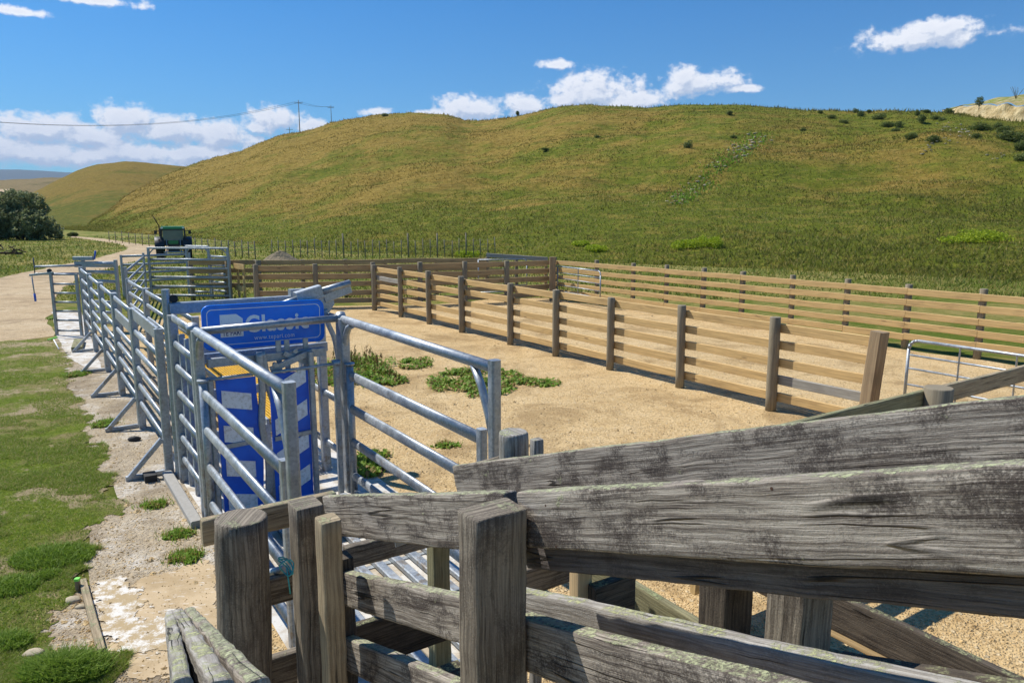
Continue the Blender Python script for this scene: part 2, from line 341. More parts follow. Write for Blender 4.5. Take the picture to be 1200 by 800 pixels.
def grass_ground(name, greens, dry, drylo, dryhi, dirt=None, dlo=.6, dhi=.7):
    m, n = M(name); p = n.pos()
    a = n.noise(p, .22, 6, .62, .3); b = n.noise(p, 1.6, 6, .7); c = n.noise(n.scale(p, (1, 1, 2)), 9, 6, .8)
    fn_ = n.noise(p, 55, 5, .8); g = n.mix(n.ramp(n.math('ADD', n.math('MULTIPLY', c, .5), n.math('MULTIPLY', fn_, .5)), .38, .62), greens[0], greens[1])
    g = n.mix(n.ramp(n.math('ADD', n.math('MULTIPLY', a, .5), n.math('MULTIPLY', b, .5)), drylo, dryhi), g, dry)
    if dirt:
        g = n.mix(n.ramp(n.math('ADD', n.math('MULTIPLY', n.noise(p, .9, 5, .6), .7), n.math('MULTIPLY', c, .3)), dlo, dhi), g, dirt)
    n.bsdf(g, .95, 0, n.bump(n.math('ADD', n.math('MULTIPLY', c, .6), n.math('ADD', b, n.math('MULTIPLY', fn_, .6))), .9, .06), .1); return m
PADDOCK = grass_ground('paddock_grass', ((.080, .125, .012), (.150, .185, .024)), (.34, .27, .09), .42, .62, (.36, .28, .16), .60, .70)
VERGE = grass_ground('verge_grass', ((.10, .155, .012), (.22, .27, .03)), (.32, .26, .12), .44, .58, (.46, .36, .22), .50, .56)
def hill_mat(name, g1=(.098, .126, .012), g2=(.185, .20, .022), dry1=(.215, .145, .026), dry2=(.35, .25, .06), zlo=.5, zhi=6.0, blades=False):
    m, n = M(name); p = n.pos(); s_ = n.n('ShaderNodeSeparateXYZ'); n.set(s_.inputs[0], p)
    a = n.noise(p, .035, 7, .62, .4); b = n.noise(p, .16, 7, .68, .2); c = n.noise(n.scale(p, (1, 1, 2.5)), 1.1, 7, .78); c2 = n.noise(p, 4.5, 5, .8)
    green = n.mix(n.ramp(c, .35, .68), g1, g2); dry = n.mix(n.ramp(c, .38, .64), dry1, dry2)
    low = n.ramp(s_.outputs[2], zlo, zhi, -.14, .0)
    right = n.ramp(s_.outputs[0], -60, 75, .03, -.11)
    f = n.math('ADD', n.math('ADD', n.math('MULTIPLY', a, .55), n.math('MULTIPLY', b, .45)), n.math('ADD', low, right))
    col = n.mix(n.ramp(f, .38, .53), green, dry)
    col = n.mix(n.math('MULTIPLY', n.ramp(n.noise(p, .55, 6, .75), .50, .62), .45), col, dry2)
    col = n.mix(n.math('MULTIPLY', n.ramp(c2, .5, .72), .6), col, (.045, .048, .010))
    col = n.mix(n.math('MULTIPLY', n.ramp(n.noise(n.scale(p, (.5, .5, 5)), .6, 5, .7), .52, .64), .35), col, (.05, .055, .014))
    n.bsdf(col, .97, 0, n.bump(n.math('ADD', n.math('MULTIPLY', b, 2.0), n.math('ADD', n.math('MULTIPLY', c, .9), n.math('MULTIPLY', c2, .25))), 1.0, .35), .08)
    if blades:
        col = n.mix(n.island(), n.mix(.35, col, (.09, .10, .02)), n.mix(.4, col, (.40, .33, .14)))
        b1_ = n.n('ShaderNodeBsdfDiffuse'); n.set(b1_.inputs[0], col); b2_ = n.n('ShaderNodeBsdfTranslucent'); n.set(b2_.inputs[0], col); mx = n.n('ShaderNodeMixShader'); mx.inputs[0].default_value = .5
        o = [q for q in n.t.nodes if q.type == 'OUTPUT_MATERIAL'][0]; n.t.links.new(b1_.outputs[0], mx.inputs[1]); n.t.links.new(b2_.outputs[0], mx.inputs[2]); n.t.links.new(mx.outputs[0], o.inputs[0])
    return m
HILL = hill_mat('hill_pasture'); HILLB = hill_mat('hill_grass_blades', blades=True)
HILLM = hill_mat('mid_hill_pasture', (.085, .10, .012), (.14, .145, .020), (.17, .12, .022), (.26, .185, .042), 0, 14)
FARH = hill_mat('far_hill_pasture', (.09, .085, .03), (.12, .11, .045), (.20, .15, .07), (.26, .20, .10), -2, 3)
def leaf_mat(name, a, b, c=None):
    m, n = M(name); isl = n.island(); col = n.mix(isl, a, b)
    if c: col = n.mix(n.ramp(n.math('FRACT', n.math('MULTIPLY', isl, 13.7)), .72, .8), col, c)
    bs = n.bsdf(col, .65, 0, None, .3); bs.inputs['Subsurface Weight'].default_value = 0
    n2 = n.n('ShaderNodeBsdfTranslucent'); n.set(n2.inputs[0], col); mx = n.n('ShaderNodeMixShader'); mx.inputs[0].default_value = .4
    o = [q for q in n.t.nodes if q.type == 'OUTPUT_MATERIAL'][0]
    n.t.links.new(bs.outputs[0], mx.inputs[1]); n.t.links.new(n2.outputs[0], mx.inputs[2]); n.t.links.new(mx.outputs[0], o.inputs[0]); return m
L_GRASS = leaf_mat('grass_blades', (.15, .24, .020), (.29, .38, .05), (.48, .42, .17))
L_TUFT = leaf_mat('long_grass_blades', (.14, .24, .020), (.27, .38, .055))
L_DRY = leaf_mat('pasture_blades', (.11, .155, .016), (.22, .24, .036), (.40, .32, .10))
L_DOCK = leaf_mat('dock_leaves', (.13, .25, .018), (.30, .45, .06), (.34, .24, .08))
L_OLIVE = leaf_mat('bush_leaves', (.11, .135, .05), (.26, .29, .13), (.34, .37, .20))
L_SCRUB = leaf_mat('scrub_leaves', (.085, .12, .028), (.18, .22, .055))
L_GORSE = leaf_mat('lime_green_leaves', (.24, .34, .015), (.42, .48, .03))
L_SEED = leaf_mat('seed_heads', (.12, .07, .03), (.22, .15, .05), (.08, .12, .02))
m, n = M('bark'); n.bsdf(n.mix(n.noise(n.pos(), 12, 5, .7), (.06, .05, .035), (.14, .115, .08)), .9); BARK = m
m, n = M('clay_bank'); p = n.pos()
n.bsdf(n.mix(n.ramp(n.noise(n.scale(p, (1, 1, .5)), 1.3, 8, .75), .35, .65), (.42, .30, .12), (.78, .62, .33)), .95, 0, n.bump(n.noise(n.scale(p, (1, 1, .4)), 2.0, 7, .75), 1, .5)); CLAY = m
m, n = M('stone'); n.bsdf(n.mix(n.noise(n.pos(), 3, 6, .7), (.34, .28, .18), (.56, .48, .34)), .9, 0, n.bump(n.noise(n.pos(), 14, 5), .5, .02)); STONE = m
m, n = M('soil_heap'); n.bsdf(n.mix(n.noise(n.pos(), 3, 7, .75), (.16, .12, .07), (.36, .29, .18)), .95, 0, n.bump(n.noise(n.pos(), 5, 6, .7), 1, .15)); SOIL = m
m, n = M('mountain_bush'); n.bsdf(n.mix(n.noise(n.pos(), .002, 5), (.03, .05, .035), (.05, .07, .04)), .95); MOUNT = m
m, n = M('grey_concrete_pole'); n.bsdf(n.mix(n.noise(n.pos(), 2, 4), (.16, .15, .13), (.26, .25, .22)), .9); POLE = m
m, n = M('wire'); n.bsdf((.10, .11, .12), .6, .5); WIRE = m
m, n = M('fluoro_green'); n.bsdf((.22, .72, .10), .6); FLUO = m
m, n = M('teal_twine'); n.bsdf(n.mix(n.noise(n.pos(), 60, 3), (.03, .32, .36), (.08, .45, .48)), .8); TEAL = m
m, n = M('dark_iron'); n.bsdf((.035, .037, .04), .55, .15); IRON = m

# ------------------------------------------------------------------ terrain
def interp(tab, x):
    if x <= tab[0][0]: return tab[0][1]
    for (a, b), (c, d) in zip(tab, tab[1:]):
        if x <= c:
            k = (x-a)/(c-a); return b+(d-b)*k
    return tab[-1][1]
def smooth_tab(tab): return tab
def skytab(pts, crest):
    out = []
    for (x, y) in pts:
        r = ray(x, y); t = r.x/r.y; out.append((t, H+r.z/r.y*crest(x)))
    return out
def px2t(x, y=200): r = ray(x, y); return r.x/r.y
MS = [(-100,268),(60,270),(100,264),(126,249),(146,231),(180,212),(220,194.5),(250,184.5),(283,177),(300,169),(330,158),(352,155),(372,150),(388,143.5),(400,141.5),(440,135),(480,132),(520,134),(545,141),(560,141.5),(600,137.5),(640,128),(660,124.5),(690,122.5),(740,125),(760,126),(800,122),(850,122),(900,125),(940,128),(1000,129.5),(1060,129),(1110,130.5),(1150,137),(1200,143),(1300,150),(1500,165),(1900,190)]
MC = [(-100,150),(60,150),(100,165),(150,190),(220,230),(300,240),(400,230),(600,190),(800,165),(1000,140),(1200,112),(1500,90),(1900,80)]
MF = [(-100,140),(60,132),(100,118),(150,104),(200,90),(300,66),(400,55),(600,45),(900,38),(1200,31),(1500,28),(1900,28)]
MST = skytab(MS, lambda x: interp(MC, x)); MCT = [(px2t(a), b) for a, b in MC]; MFT = [(px2t(a), b) for a, b in MF]
def main_h(x, y):
    if y < 5: return 0
    t = x/y
    if t < px2t(20): return 0
    f, c, zc = interp(MFT, t), interp(MCT, t), interp(MST, t)
    q = (y-f)/(c-f)
    if q <= 0: return 0
    P = Vector((x, y, 0))
    if q < 1:
        g = .74*q**1.22+.26*(q*q*(3-2*q))
        z = zc*g
    else:
        z = zc-((y-c)**2)/(2.2*zc+20)*.5
    amp = min(1, q*3)*max(0.0, min(1, abs(1-q)*2.5))*min(1, zc/12)
    z += amp*(2.2*noise.noise(P/38)+1.1*noise.noise(P/15+Vector((9, 3, 1)))+.45*noise.noise(P/5))
    z += min(1, q*4)*(.16*noise.noise(P/2.2)+.25*noise.noise(Vector((x/9, z*1.3, 4))))
    return z
def hill_mesh(name, mat, hf, t0, t1, d0, d1, nt, nd, base=-0.5):
    mb = MB(); b = 0
    for j in range(nd+1):
        d = d0*(d1/d0)**(j/nd)
        for i in range(nt+1):
            t = t0+(t1-t0)*i/nt; x = t*d; z = hf(x, d); mb.v.append((x, d, z if z > 0.001 else base))
    for j in range(nd):
        for i in range(nt):
            a = j*(nt+1)+i; idx = (a, a+1, a+nt+2, a+nt+1)
            if max(mb.v[k][2] for k in idx) > 0: mb.face(idx, None, True)
    o = mb.build(name, mat, base=(0, 0, 0)); return struct(o)
hill_mesh('hill', HILL, main_h, px2t(20), px2t(1700), 27, 330, 460, 190)
M2 = skytab([(-400,262),(-60,250),(20,236),(42,224),(69,210),(88,199.8),(115,192),(147,188.5),(172,190.5),(203,193.5),(240,198),(300,215),(380,245)], lambda x: 330)
def mid_h(x, y):
    if y < 100: return 0
    t = x/y; zc = interp(M2, t); f = 150+abs(t-px2t(120))*120; q = (y-f)/(330-f)
    if q <= 0: return 0
    P = Vector((x, y, 0)); z = zc*(.74*q**1.15+.26*(q*q*(3-2*q))) if q < 1 else zc-((y-330)**2)/120
    return max(z+min(1, q*3)*(2.0*noise.noise(P/45)*abs(1-min(q, 1))+.5*noise.noise(P/9)), -3)
hill_mesh('mid_hill', HILLM, mid_h, px2t(-500), px2t(420), 120, 420, 190, 90, -1)
M3 = skytab([(-900,200),(-200,206),(0,211),(30,209.5),(60,208),(90,208),(140,212),(300,225)], lambda x: 620)
def far_h(x, y):
    t = x/y; zc = interp(M3, t); q = (y-330)/290.0
    if q <= 0: return 0
    P = Vector((x, y, 0)); z = zc*(.7*q+.3*q*q*(3-2*q)) if q < 1 else zc-((y-620)**2)/900
    return z+min(1, q*3)*(4*noise.noise(P/90)*abs(1-min(q, 1))+.8*noise.noise(P/20))
hill_mesh('far_hill', FARH, far_h, px2t(-1000), px2t(420), 330, 900, 150, 60, -2)
M4 = skytab([(-1500,190),(-400,194),(0,195.5),(60,196.5),(110,199),(180,203),(260,206),(500,215),(1400,216),(2400,205)], lambda x: 9000)
def mt_h(x, y):
    t = x/y; zc = interp(M4, t); q = (y-6500)/2500.0
    return 0 if q <= 0 else (zc*min(1, q)**.8 if q < 1 else zc-(y-9000)*.3)+40*noise.noise(Vector((x/600, y/600, 0)))*min(1, q)
hill_mesh('mountain_range', MOUNT, mt_h, -2.6, 2.6, 6500, 10000, 160, 10, -20)

def sheet(name, poly, z, mat, step=.35, wob=.12, wf=1.3, dens=None):
    """a flat ground sheet whose outline is roughened by noise"""
    pts = []
    n = len(poly)
    for i in range(n):
        a, b = poly[i], poly[(i+1) % n]; L = math.dist(a[:2], b[:2]); k = max(1, int(L/step))
        for j in range(k):
            x = a[0]+(b[0]-a[0])*j/k; y = a[1]+(b[1]-a[1])*j/k
            nn = noise.noise_vector(Vector((x*wf, y*wf, z*900)))*wob+noise.noise_vector(Vector((x*wf*4, y*wf*4, z*900)))*wob*.45
            pts.append((x+nn.x, y+nn.y, z))
    mb = MB(); mb.v = pts; mb.face(range(len(pts))); o = mb.build(name, mat, base=(0, 0, 0)); return struct(o)
def inpoly(x, y, poly):
    c = False; j = len(poly)-1
    for i in range(len(poly)):
        xi, yi = poly[i][0], poly[i][1]; xj, yj = poly[j][0], poly[j][1]
        if (yi > y) != (yj > y) and x < (xj-xi)*(y-yi)/(yj-yi)+xi: c = not c
        j = i
    return c
def ragged(x, y, poly, wob, wf, seed=0):
    nn = noise.noise_vector(Vector((x*wf, y*wf, seed)))*wob+noise.noise_vector(Vector((x*wf*3.3, y*wf*3.3, seed+5)))*wob*.6
    return inpoly(x+nn.x, y+nn.y, poly)
def mask_sheet(name, poly, z, mat, cell, wob, wf, seed=0):
    xs = [p[0] for p in poly]; ys = [p[1] for p in poly]; mb = MB(); ids = {}
    x0, y0 = min(xs)-wob, min(ys)-wob; nx = int((max(xs)+wob-x0)/cell)+1; ny = int((max(ys)+wob-y0)/cell)+1
    def vid(i, j):
        if (i, j) not in ids:
            q = noise.noise_vector(Vector((i*.7, j*.7, 3)))*cell*.7; ids[i, j] = len(mb.v); mb.v.append((x0+i*cell+q.x, y0+j*cell+q.y, z))
        return ids[i, j]
    for i in range(nx):
        for j in range(ny):
            if ragged(x0+(i+.5)*cell, y0+(j+.5)*cell, poly, wob, wf, seed): mb.face((vid(i, j), vid(i+1, j), vid(i+1, j+1), vid(i, j+1)))
    return struct(mb.build(name, mat, base=(0, 0, 0)))
mb = MB(); mb.v = [(-9000, -60, 0), (9000, -60, 0), (9000, 9500, 0), (-9000, 9500, 0)]; mb.face((0, 1, 2, 3)); struct(mb.build('ground', PADDOCK, base=(0, 0, 0)))

# yard frame: origin under the corner post of the catching pen, u away along the race, v across to the right
U = Vector((-.552, .834, 0)).normalized(); Vv = Vector((U.y, -U.x, 0))
O = G(227, 383, 1.8); O.z = 0
def Y(s, t, z=0.0): return O+U*s+Vv*t+Vector((0, 0, z))
def YV(x, y, s=None, t=None):
    if s is not None: return V(x, y, (O+U*s), Vv)
    return V(x, y, (O+Vv*t), U)
UA = math.atan2(U.y, U.x)

mid0, mid1 = G(439, 363.6), G(1031, 514)
midU = (mid0-mid1).normalized()
rB = G(1200, 431); 
c1 = G(1200, 347, 1.3); c0 = G(640, 303.5, 1.3)
CU = (c0-c1).normalized()
def gp(l): return [tuple(G(x, y)) for x, y in l]
# gravel yard: bounded by fence C on the right, the back fence, the race on the left, and round to behind the camera
cA = Vector((c1.x, c1.y, 0))-CU*14; cB = Vector((c0.x, c0.y, 0))
yard = [cA[:2], cB[:2], (cB.x-1.6, cB.y-.2), (-2.5, 22.9), (-7.2, 22.5), (-9.6, 19.5), (-10.6, 17.6), (-7.6, 13), (-4.5, 8.2), (-2.6, 5.6), (-2.2, 3.2), (-2.0, -6), (10, -8), (20, -2)]
sheet('gravel_yard', yard, .004, GRAVEL, wob=.16)
# farm road
road = gp([(-60, 424), (10, 400), (62, 394), (60, 372), (66, 345), (95, 325), (150, 308), (200, 296), (202, 289), (182, 287.5), (168, 286.5), (150, 284), (120, 279.5), (84, 276.5), (83, 278), (110, 281.5), (140, 286), (150, 290), (146, 294), (110, 303), (60, 313), (0, 325), (-80, 344)])
sheet('dirt_road', road, .004, ROAD, wob=.25, step=.6)
# bare lane between the verge and the race
lane = gp([(62, 398), (100, 380), (126, 408), (160, 460), (215, 545), (262, 620), (290, 700), (310, 860), (60, 880), (30, 800), (40, 700), (92, 690), (110, 640), (92, 622), (150, 588), (122, 560), (100, 510), (86, 470), (72, 430)])
sheet('bare_lane', lane, .006, LANE, wob=.10, step=.2, wf=2.0)
conc = [tuple(G(*p)) for p in ((60, 366), (96, 364), (101, 385), (108, 400), (118, 432), (98, 432), (78, 416), (68, 398))]
sheet('concrete_pad', conc, .010, CONC, wob=.05, step=.3)
slab = [tuple(Y(s, t)) for s, t in ((2.2, -.02), (2.2, 1.75), (-3.6, 1.75), (-3.6, -.02))]
sheet('concrete_slab', slab, .010, CONC, wob=.015, step=.3)
sheet('concrete_race_floor', [tuple(Y(s, t)) for s, t in ((12.6, 0), (12.6, .62), (2.25, .62), (2.25, 0))], .012, LANE, wob=.02, step=.3)
mask_sheet('spilt_lime_patch', gp([(106, 685), (150, 680), (166, 700), (168, 730), (205, 712), (212, 740), (196, 765), (150, 768), (132, 760), (118, 742)]), .014, LIME, .010, .10, 9)
mask_sheet('sandy_patch', gp([(150, 684), (240, 655), (262, 690), (262, 760), (200, 800), (150, 790), (140, 740)]), .010, SAND, .02, .14, 4, 9)
verge_px = [(-140, 428), (-60, 412), (0, 400), (40, 398), (62, 399), (74, 412), (84, 440), (92, 470), (104, 508), (120, 545), (134, 572), (150, 590), (128, 606), (104, 616), (92, 628), (112, 648), (116, 662), (98, 682), (80, 702), (60, 716), (50, 740), (64, 756), (92, 762), (118, 768), (128, 782), (118, 830), (60, 900), (-200, 930), (-420, 600)]
verge = gp(verge_px)
mask_sheet('grass_verge', verge, .010, VERGE, .05, .20, 2.2, 4)
# far hillside track
rb = MB()
track = [(-70, 232), (-30, 226), (-5, 223.5), (6, 224), (13, 226.5), (11, 229.5), (0, 232)]
def on_far(x, y):
    r = ray(x, y); best = None
    d = 335.0
    while d < 640:
        z = H+r.z/r.y*d
        if far_h(r.x/r.y*d, d) >= z: return Vector((r.x/r.y*d, d, z))
        d += 1.0
    return None
pp = [on_far(*q) for q in track]; pp = [q for q in pp if q]
for k, q in enumerate(pp):
    for sgn in (-1, 1):
        x, y = q.x, q.y+sgn*5.0; rb.v.append((x, y, far_h(x, y)+.6))
for k in range(len(pp)-1): rb.face((2*k, 2*k+1, 2*k+3, 2*k+2))
if pp: struct(rb.build('dirt_track', ROAD, base=(0, 0, 0)))

def inpoly(x, y, poly):
    c = False; j = len(poly)-1
    for i in range(len(poly)):
        xi, yi = poly[i][0], poly[i][1]; xj, yj = poly[j][0], poly[j][1]
        if (yi > y) != (yj > y) and x < (xj-xi)*(y-yi)/(yj-yi)+xi: c = not c
        j = i
    return c
def blade(mb, x, y, z, h, wd, lean=.5, seg=1):
    a = random.uniform(0, 6.283); dx, dy = math.cos(a), math.sin(a); l = random.uniform(.1, lean)*h; b = len(mb.v)
    la = random.uniform(0, 6.283); lx, ly = math.cos(la)*l, math.sin(la)*l
    if seg == 1:
        mb.v += [(x-dx*wd, y-dy*wd, z), (x+dx*wd, y+dy*wd, z), (x+lx, y+ly, z+h)]; mb.face((b, b+1, b+2))
    else:
        mb.v += [(x-dx*wd, y-dy*wd, z), (x+dx*wd, y+dy*wd, z), (x+dx*wd*.8+lx*.35, y+dy*wd*.8+ly*.35, z+h*.62), (x-dx*wd*.8+lx*.35, y-dy*wd*.8+ly*.35, z+h*.62), (x+lx, y+ly, z+h*.9)]
        mb.face((b, b+1, b+2, b+3)); mb.face((b+3, b+2, b+4))
# short turf on the verge
mb = MB(); cnt = 0; xs = [p[0] for p in verge]; ys = [p[1] for p in verge]
while cnt < 150000:
    px_ = random.uniform(-30, 175); py_ = 398+ (830-398)*random.random()**.8
    g = G(px_, py_)
    if not ragged(g.x, g.y, verge, .24, 2.2, 4): continue
    k = noise.noise(Vector((g.x*1.1, g.y*1.1, 0)))+.5*noise.noise(Vector((g.x*4, g.y*4, 3)))
    if k < -.07 and random.random() < .86: cnt += .3; continue
    hh = random.uniform(.012, .032)*(1+.9*max(0, k)); blade(mb, g.x, g.y, .008, hh, .0022+.0010*g.y/6, 2.2); cnt += 1
tag(mb.build('short_grass', L_GRASS, base=(0, 0, 0)), 'short green turf of the verge beside the steel race', 'grass', kind='stuff')
# pasture between road, pens and the hill foot
mb = MB()
for i in range(70000):
    d = 24*(90/24)**random.random(); t = random.uniform(px2t(-40), px2t(1260)); x = t*d
    if inpoly(x, d, road) or inpoly(x, d, yard): continue
    if d < 34 and x > -9 and noise.noise(Vector((x*.4, d*.4, 8))) < -.1 and d < 27: continue
    z = main_h(x, d); k = noise.noise(Vector((x*.15, d*.15, 5)))
    blade(mb, x, d, z, random.uniform(.06, .18)*(1.1+k), .012+.0004*d, 1.3)
tag(mb.build('pasture_grass', L_DRY, base=(0, 0, 0)), 'long seeding grass between the yards and the hill', 'grass', kind='stuff')
mb = MB()
for i in range(110000):
    t = random.uniform(px2t(60), px2t(1260)); q = random.random()**1.2
    f, c = interp(MFT, t), interp(MCT, t); d = f+(c+4-f)*q; x = t*d; z = main_h(x, d)
    k = noise.noise(Vector((x*.06, d*.06, 2)))+.6*noise.noise(Vector((x*.3, d*.3, 7)))
    if k < -.1 and random.random() < .5: continue
    if abs(d-c) < 5 and random.random() < .5: blade(mb, x, d, z-.03, random.uniform(.2, .7), .10, .8)
    blade(mb, x, d, z-.03, random.uniform(.08, .24)*(1+max(-.2, k*.8)), .02+.0007*d, 1.3)
tag(mb.build('hillside_grass', HILLB, base=(0, 0, 0)), 'rough dry pasture grass covering the hillside', 'grass', kind='stuff')
# loose stones
mb = MB()
def pebble(mb, x, y, r, z=0.004):
    b = len(mb.v); k = 5; a0 = random.uniform(0, 6)
    for i in range(k):
        a = a0+2*math.pi*i/k; rr = r*random.uniform(.75, 1.2); mb.v.append((x+math.cos(a)*rr, y+math.sin(a)*rr, z))
    mb.v.append((x+random.uniform(-.3, .3)*r, y+random.uniform(-.3, .3)*r, z+r*random.uniform(.5, .9)))
    for i in range(k): mb.face((b+i, b+(i+1) % k, b+k), None, False)
for i in range(26000):
    px_ = random.uniform(0, 1210); py_ = 335+(800-335)*random.random()**.85; g = G(px_, py_)
    inY = inpoly(g.x, g.y, yard); inL = inpoly(g.x, g.y, lane)
    if not (inY or inL or inpoly(g.x, g.y, road)): continue
    if inpoly(g.x, g.y, slab): continue
    pebble(mb, g.x, g.y, random.uniform(.004, .011)*(1+ (random.random() < .04)*random.uniform(.5, 2.0))*(1+g.y*.03), .005 if inY and not inL else .007)
tag(mb.build('loose_gravel', GRAVEL, base=(0, 0, 0)), 'loose tan gravel stones on the yard and road', 'gravel', kind='stuff')

# ------------------------------------------------------------------ air
m, n = M('haze_air'); hv_ = n.n('ShaderNodeVolumePrincipled'); hv_.inputs['Color'].default_value = (.55, .72, 1, 1); hv_.inputs['Density'].default_value = HAZE
n.t.links.new(hv_.outputs[0], n.n('ShaderNodeOutputMaterial').inputs['Volume'])
mb = MB(); xs_, y0_, y1_, z0_, z1_ = 24000, -100, 10400, -30, 900
mb.v = [(-xs_, y0_, z0_), (xs_, y0_, z0_), (xs_, y1_, z0_), (-xs_, y1_, z0_), (-xs_, y0_, z1_), (xs_, y0_, z1_), (xs_, y1_, z1_), (-xs_, y1_, z1_)]
for q_ in ((3, 2, 1, 0), (4, 5, 6, 7), (0, 1, 5, 4), (1, 2, 6, 5), (2, 3, 7, 6), (3, 0, 4, 7)): mb.face(q_)
tag(mb.build('haze', m, base=(0, 0, 0)), 'thin blue air haze over the distance', 'haze', kind='stuff')
# ------------------------------------------------------------------ timber fences
def rail_between(mb, a, b, h, th, wob=.004):
    a = Vector(a); b = Vector(b); n = max(2, int((b-a).length/.35)); sag = random.uniform(-.008, .008)
    pts = [a.lerp(b, k/n)+Vector((0, 0, -h/2+sag*math.sin(math.pi*k/n)+(random.uniform(-.003, .003) if 0 < k < n else 0))) for k in range(n+1)]
    mb.sweep(pts, rrect(th, h, .006), smooth=False, wob=wob)
def post_round(base, top_z, r, mat, parent, lean=(0, 0), name='post'):
    mb = MB(); b = Vector(base); n = 5
    pts = [Vector((b.x+lean[0]*k/n, b.y+lean[1]*k/n, -.05+(top_z+.05)*k/n)) for k in range(n+1)]
    pts.append(pts[-1]+Vector((0, 0, .006)))
    mb.sweep(pts, circ(r, 14), hint=(0, 1, 0), scales=[1.03, 1.02, 1, 1, .99, .985, .93], wob=.006, wobf=5)
    return mb.build(name, mat, parent)
def timber_fence(label, group, posts, rails_z, bh, th, side, matb, matp, pr=.075, ptop=1.33, pz=None, extend=(0, 0), bay_mats=None, th_name='timber_fence'):
    """posts: list of ground points; side: offset vector from post centre to rail centre"""
    f = thing(th_name, label, 'fence', posts[0], group)
    for i, p in enumerate(posts):
        post_round(p, ptop+random.uniform(-.02, .025), pr*random.uniform(.92, 1.06), matp, f, (random.uniform(-.02, .02), random.uniform(-.02, .02)))
    d0 = (posts[1]-posts[0]).normalized()*extend[0]; d1 = (posts[-1]-posts[-2]).normalized()*extend[1]
    P = [p.copy() for p in posts]; P[0] = P[0]-d0; P[-1] = P[-1]+d1
    for i in range(len(P)-1):
        for z in rails_z:
            mb = MB(); a = P[i]+side; b = P[i+1]+side; d = (b-a).normalized()*.003
            jz = random.uniform(-.008, .008)
            rail_between(mb, a+d+Vector((0, 0, z+jz)), b-d+Vector((0, 0, z+jz+random.uniform(-.006, .006))), bh*random.uniform(.95, 1.04), th)
            mb.build('rail', (bay_mats or {}).get((i, rails_z.index(z)), matb), f)
    return f
mid_posts = [G(439, 363.6), G(469.6, 371.5), G(506, 379.5), G(547.5, 389), G(597, 404), G(650, 417.5), G(717, 433), G(797, 454), G(903, 481)]
mn = Vector((-midU.y, midU.x, 0));  mn = mn if mn.dot(Vector((1, 1, 0))) > 0 else -mn
ml0, ml1 = mid_posts[0], mid_posts[-1]
mid_posts = [ml0+(ml1-ml0)*((p-ml0).dot(ml1-ml0)/(ml1-ml0).length_squared) for p in mid_posts]
endp = ml1+(ml1-mid_posts[-2]).normalized()*1.42
f = timber_fence('golden five-rail timber fence on round posts dividing the gravel yard', None, mid_posts+[endp], [1.27, 1.02, .77, .52, .27], .128, .045, mn*.085, T_GOLD, T_POST, .072, 1.335, extend=(0, -.02), bay_mats={(8, 3): T_GREY, (0, 1): T_GREY, (4, 0): T_GOLD})
# the square strainer post that ends it (leans)
last = [c for c in f.children if c.name.startswith('post')][-1]; bpy.data.objects.remove(last)
mb = MB(); mb.sweep([endp+Vector((0, 0, -.05)), endp+Vector((.03, -.01, .6)), endp+Vector((.075, -.02, 1.34))], subdiv(rrect(.19, .17, .02), .05), hint=U, wob=.006, smooth=False)
tag(mb.build('end_post', T_BIG, f), 'thick sawn end post leaning slightly')
# right boundary fence C
cpx = [660, 697, 739.6, 779, 822, 868, 927, 992, 1064.6, 1152, 1262]
c0g, c1g = Vector((c0.x, c0.y, 0)), Vector((c1.x, c1.y, 0))
def onC(x):
    q = V(x, 330, c0g, (c1g-c0g)); q.z = 0; return q
cn = Vector((-CU.y, CU.x, 0)); cn = cn if cn.dot(Vector((-1, -1, 0))) > 0 else -cn
cposts = [c0g]+[onC(x)-cn*.09 for x in cpx[1:]]
cposts[0] = onC(648)-cn*.09; cposts.append(cposts[-1]-CU*2.2); cposts.append(cposts[-1]-CU*2.2)
timber_fence('long golden five-rail timber boundary fence along the foot of the grassy hill', None, cposts, [1.28, 1.045, .81, .575, .34], .132, .045, cn*.085, T_GOLD, T_POST, .07, 1.36)
# back fences
b0 = [G(302, 362), G(372, 361), G(439, 359.5), G(493, 358), G(545, 356.5), G(594, 354.5), G(648, 351)]
timber_fence('brown shadowed five-rail fence across the back of the gravel yard', None, b0, [1.28, 1.03, .78, .52, .27], .15, .045, Vector((0, .085, 0)), T_BACK, T_POST, .08, 1.33)
b1 = [G(222, 353), G(262, 352.5), G(297, 352), G(353, 351.5), G(404, 351), G(450, 350), G(511, 349), G(570, 348)]
b1 = [p+Vector((0, .3, 0)) for p in b1]
timber_fence('dark brown shadowed timber fence behind the back lane with its long straight top rail', None, b1, [1.30, 1.04, .80, .56], .15, .04, Vector((0, -.085, 0)), T_BACK, T_POST, .07, 1.30)
# far end: grey bleached boards
g0, g1 = G(570, 345.5), G(642, 349.5)
f = thing('board_fence', 'short bleached grey board fence on the far side of the metal gates', 'fence', g0)
for k, tt in enumerate((0.02, .5, .98)): post_round(g0.lerp(g1, tt)+Vector((0, .6, 0)), 1.3, .06, T_POST, f)
for z in (1.42, 1.16, .9, .62, .36):
    mb = MB(); rail_between(mb, g0+Vector((0, .5, z)), g1+Vector((0, .5, z-.08 if z > 1.3 else z)), .14, .04); mb.build('rail', T_GREY if z > 1.3 else T_GOLD, f)
# strainer post by the centre gate
st = thing('gate_post', 'thick square tan post where the centre tube gate hangs', 'post', G(647, 352))
mb = MB(); b = G(647, 352); mb.sweep([b+Vector((0, -.15, 0)), b+Vector((0, -.15, 1.42))], subdiv(rrect(.2, .2, .02), .06), hint=(0, 1, 0), wob=.006, smooth=False); mb.build('post_body', T_BIG, st)
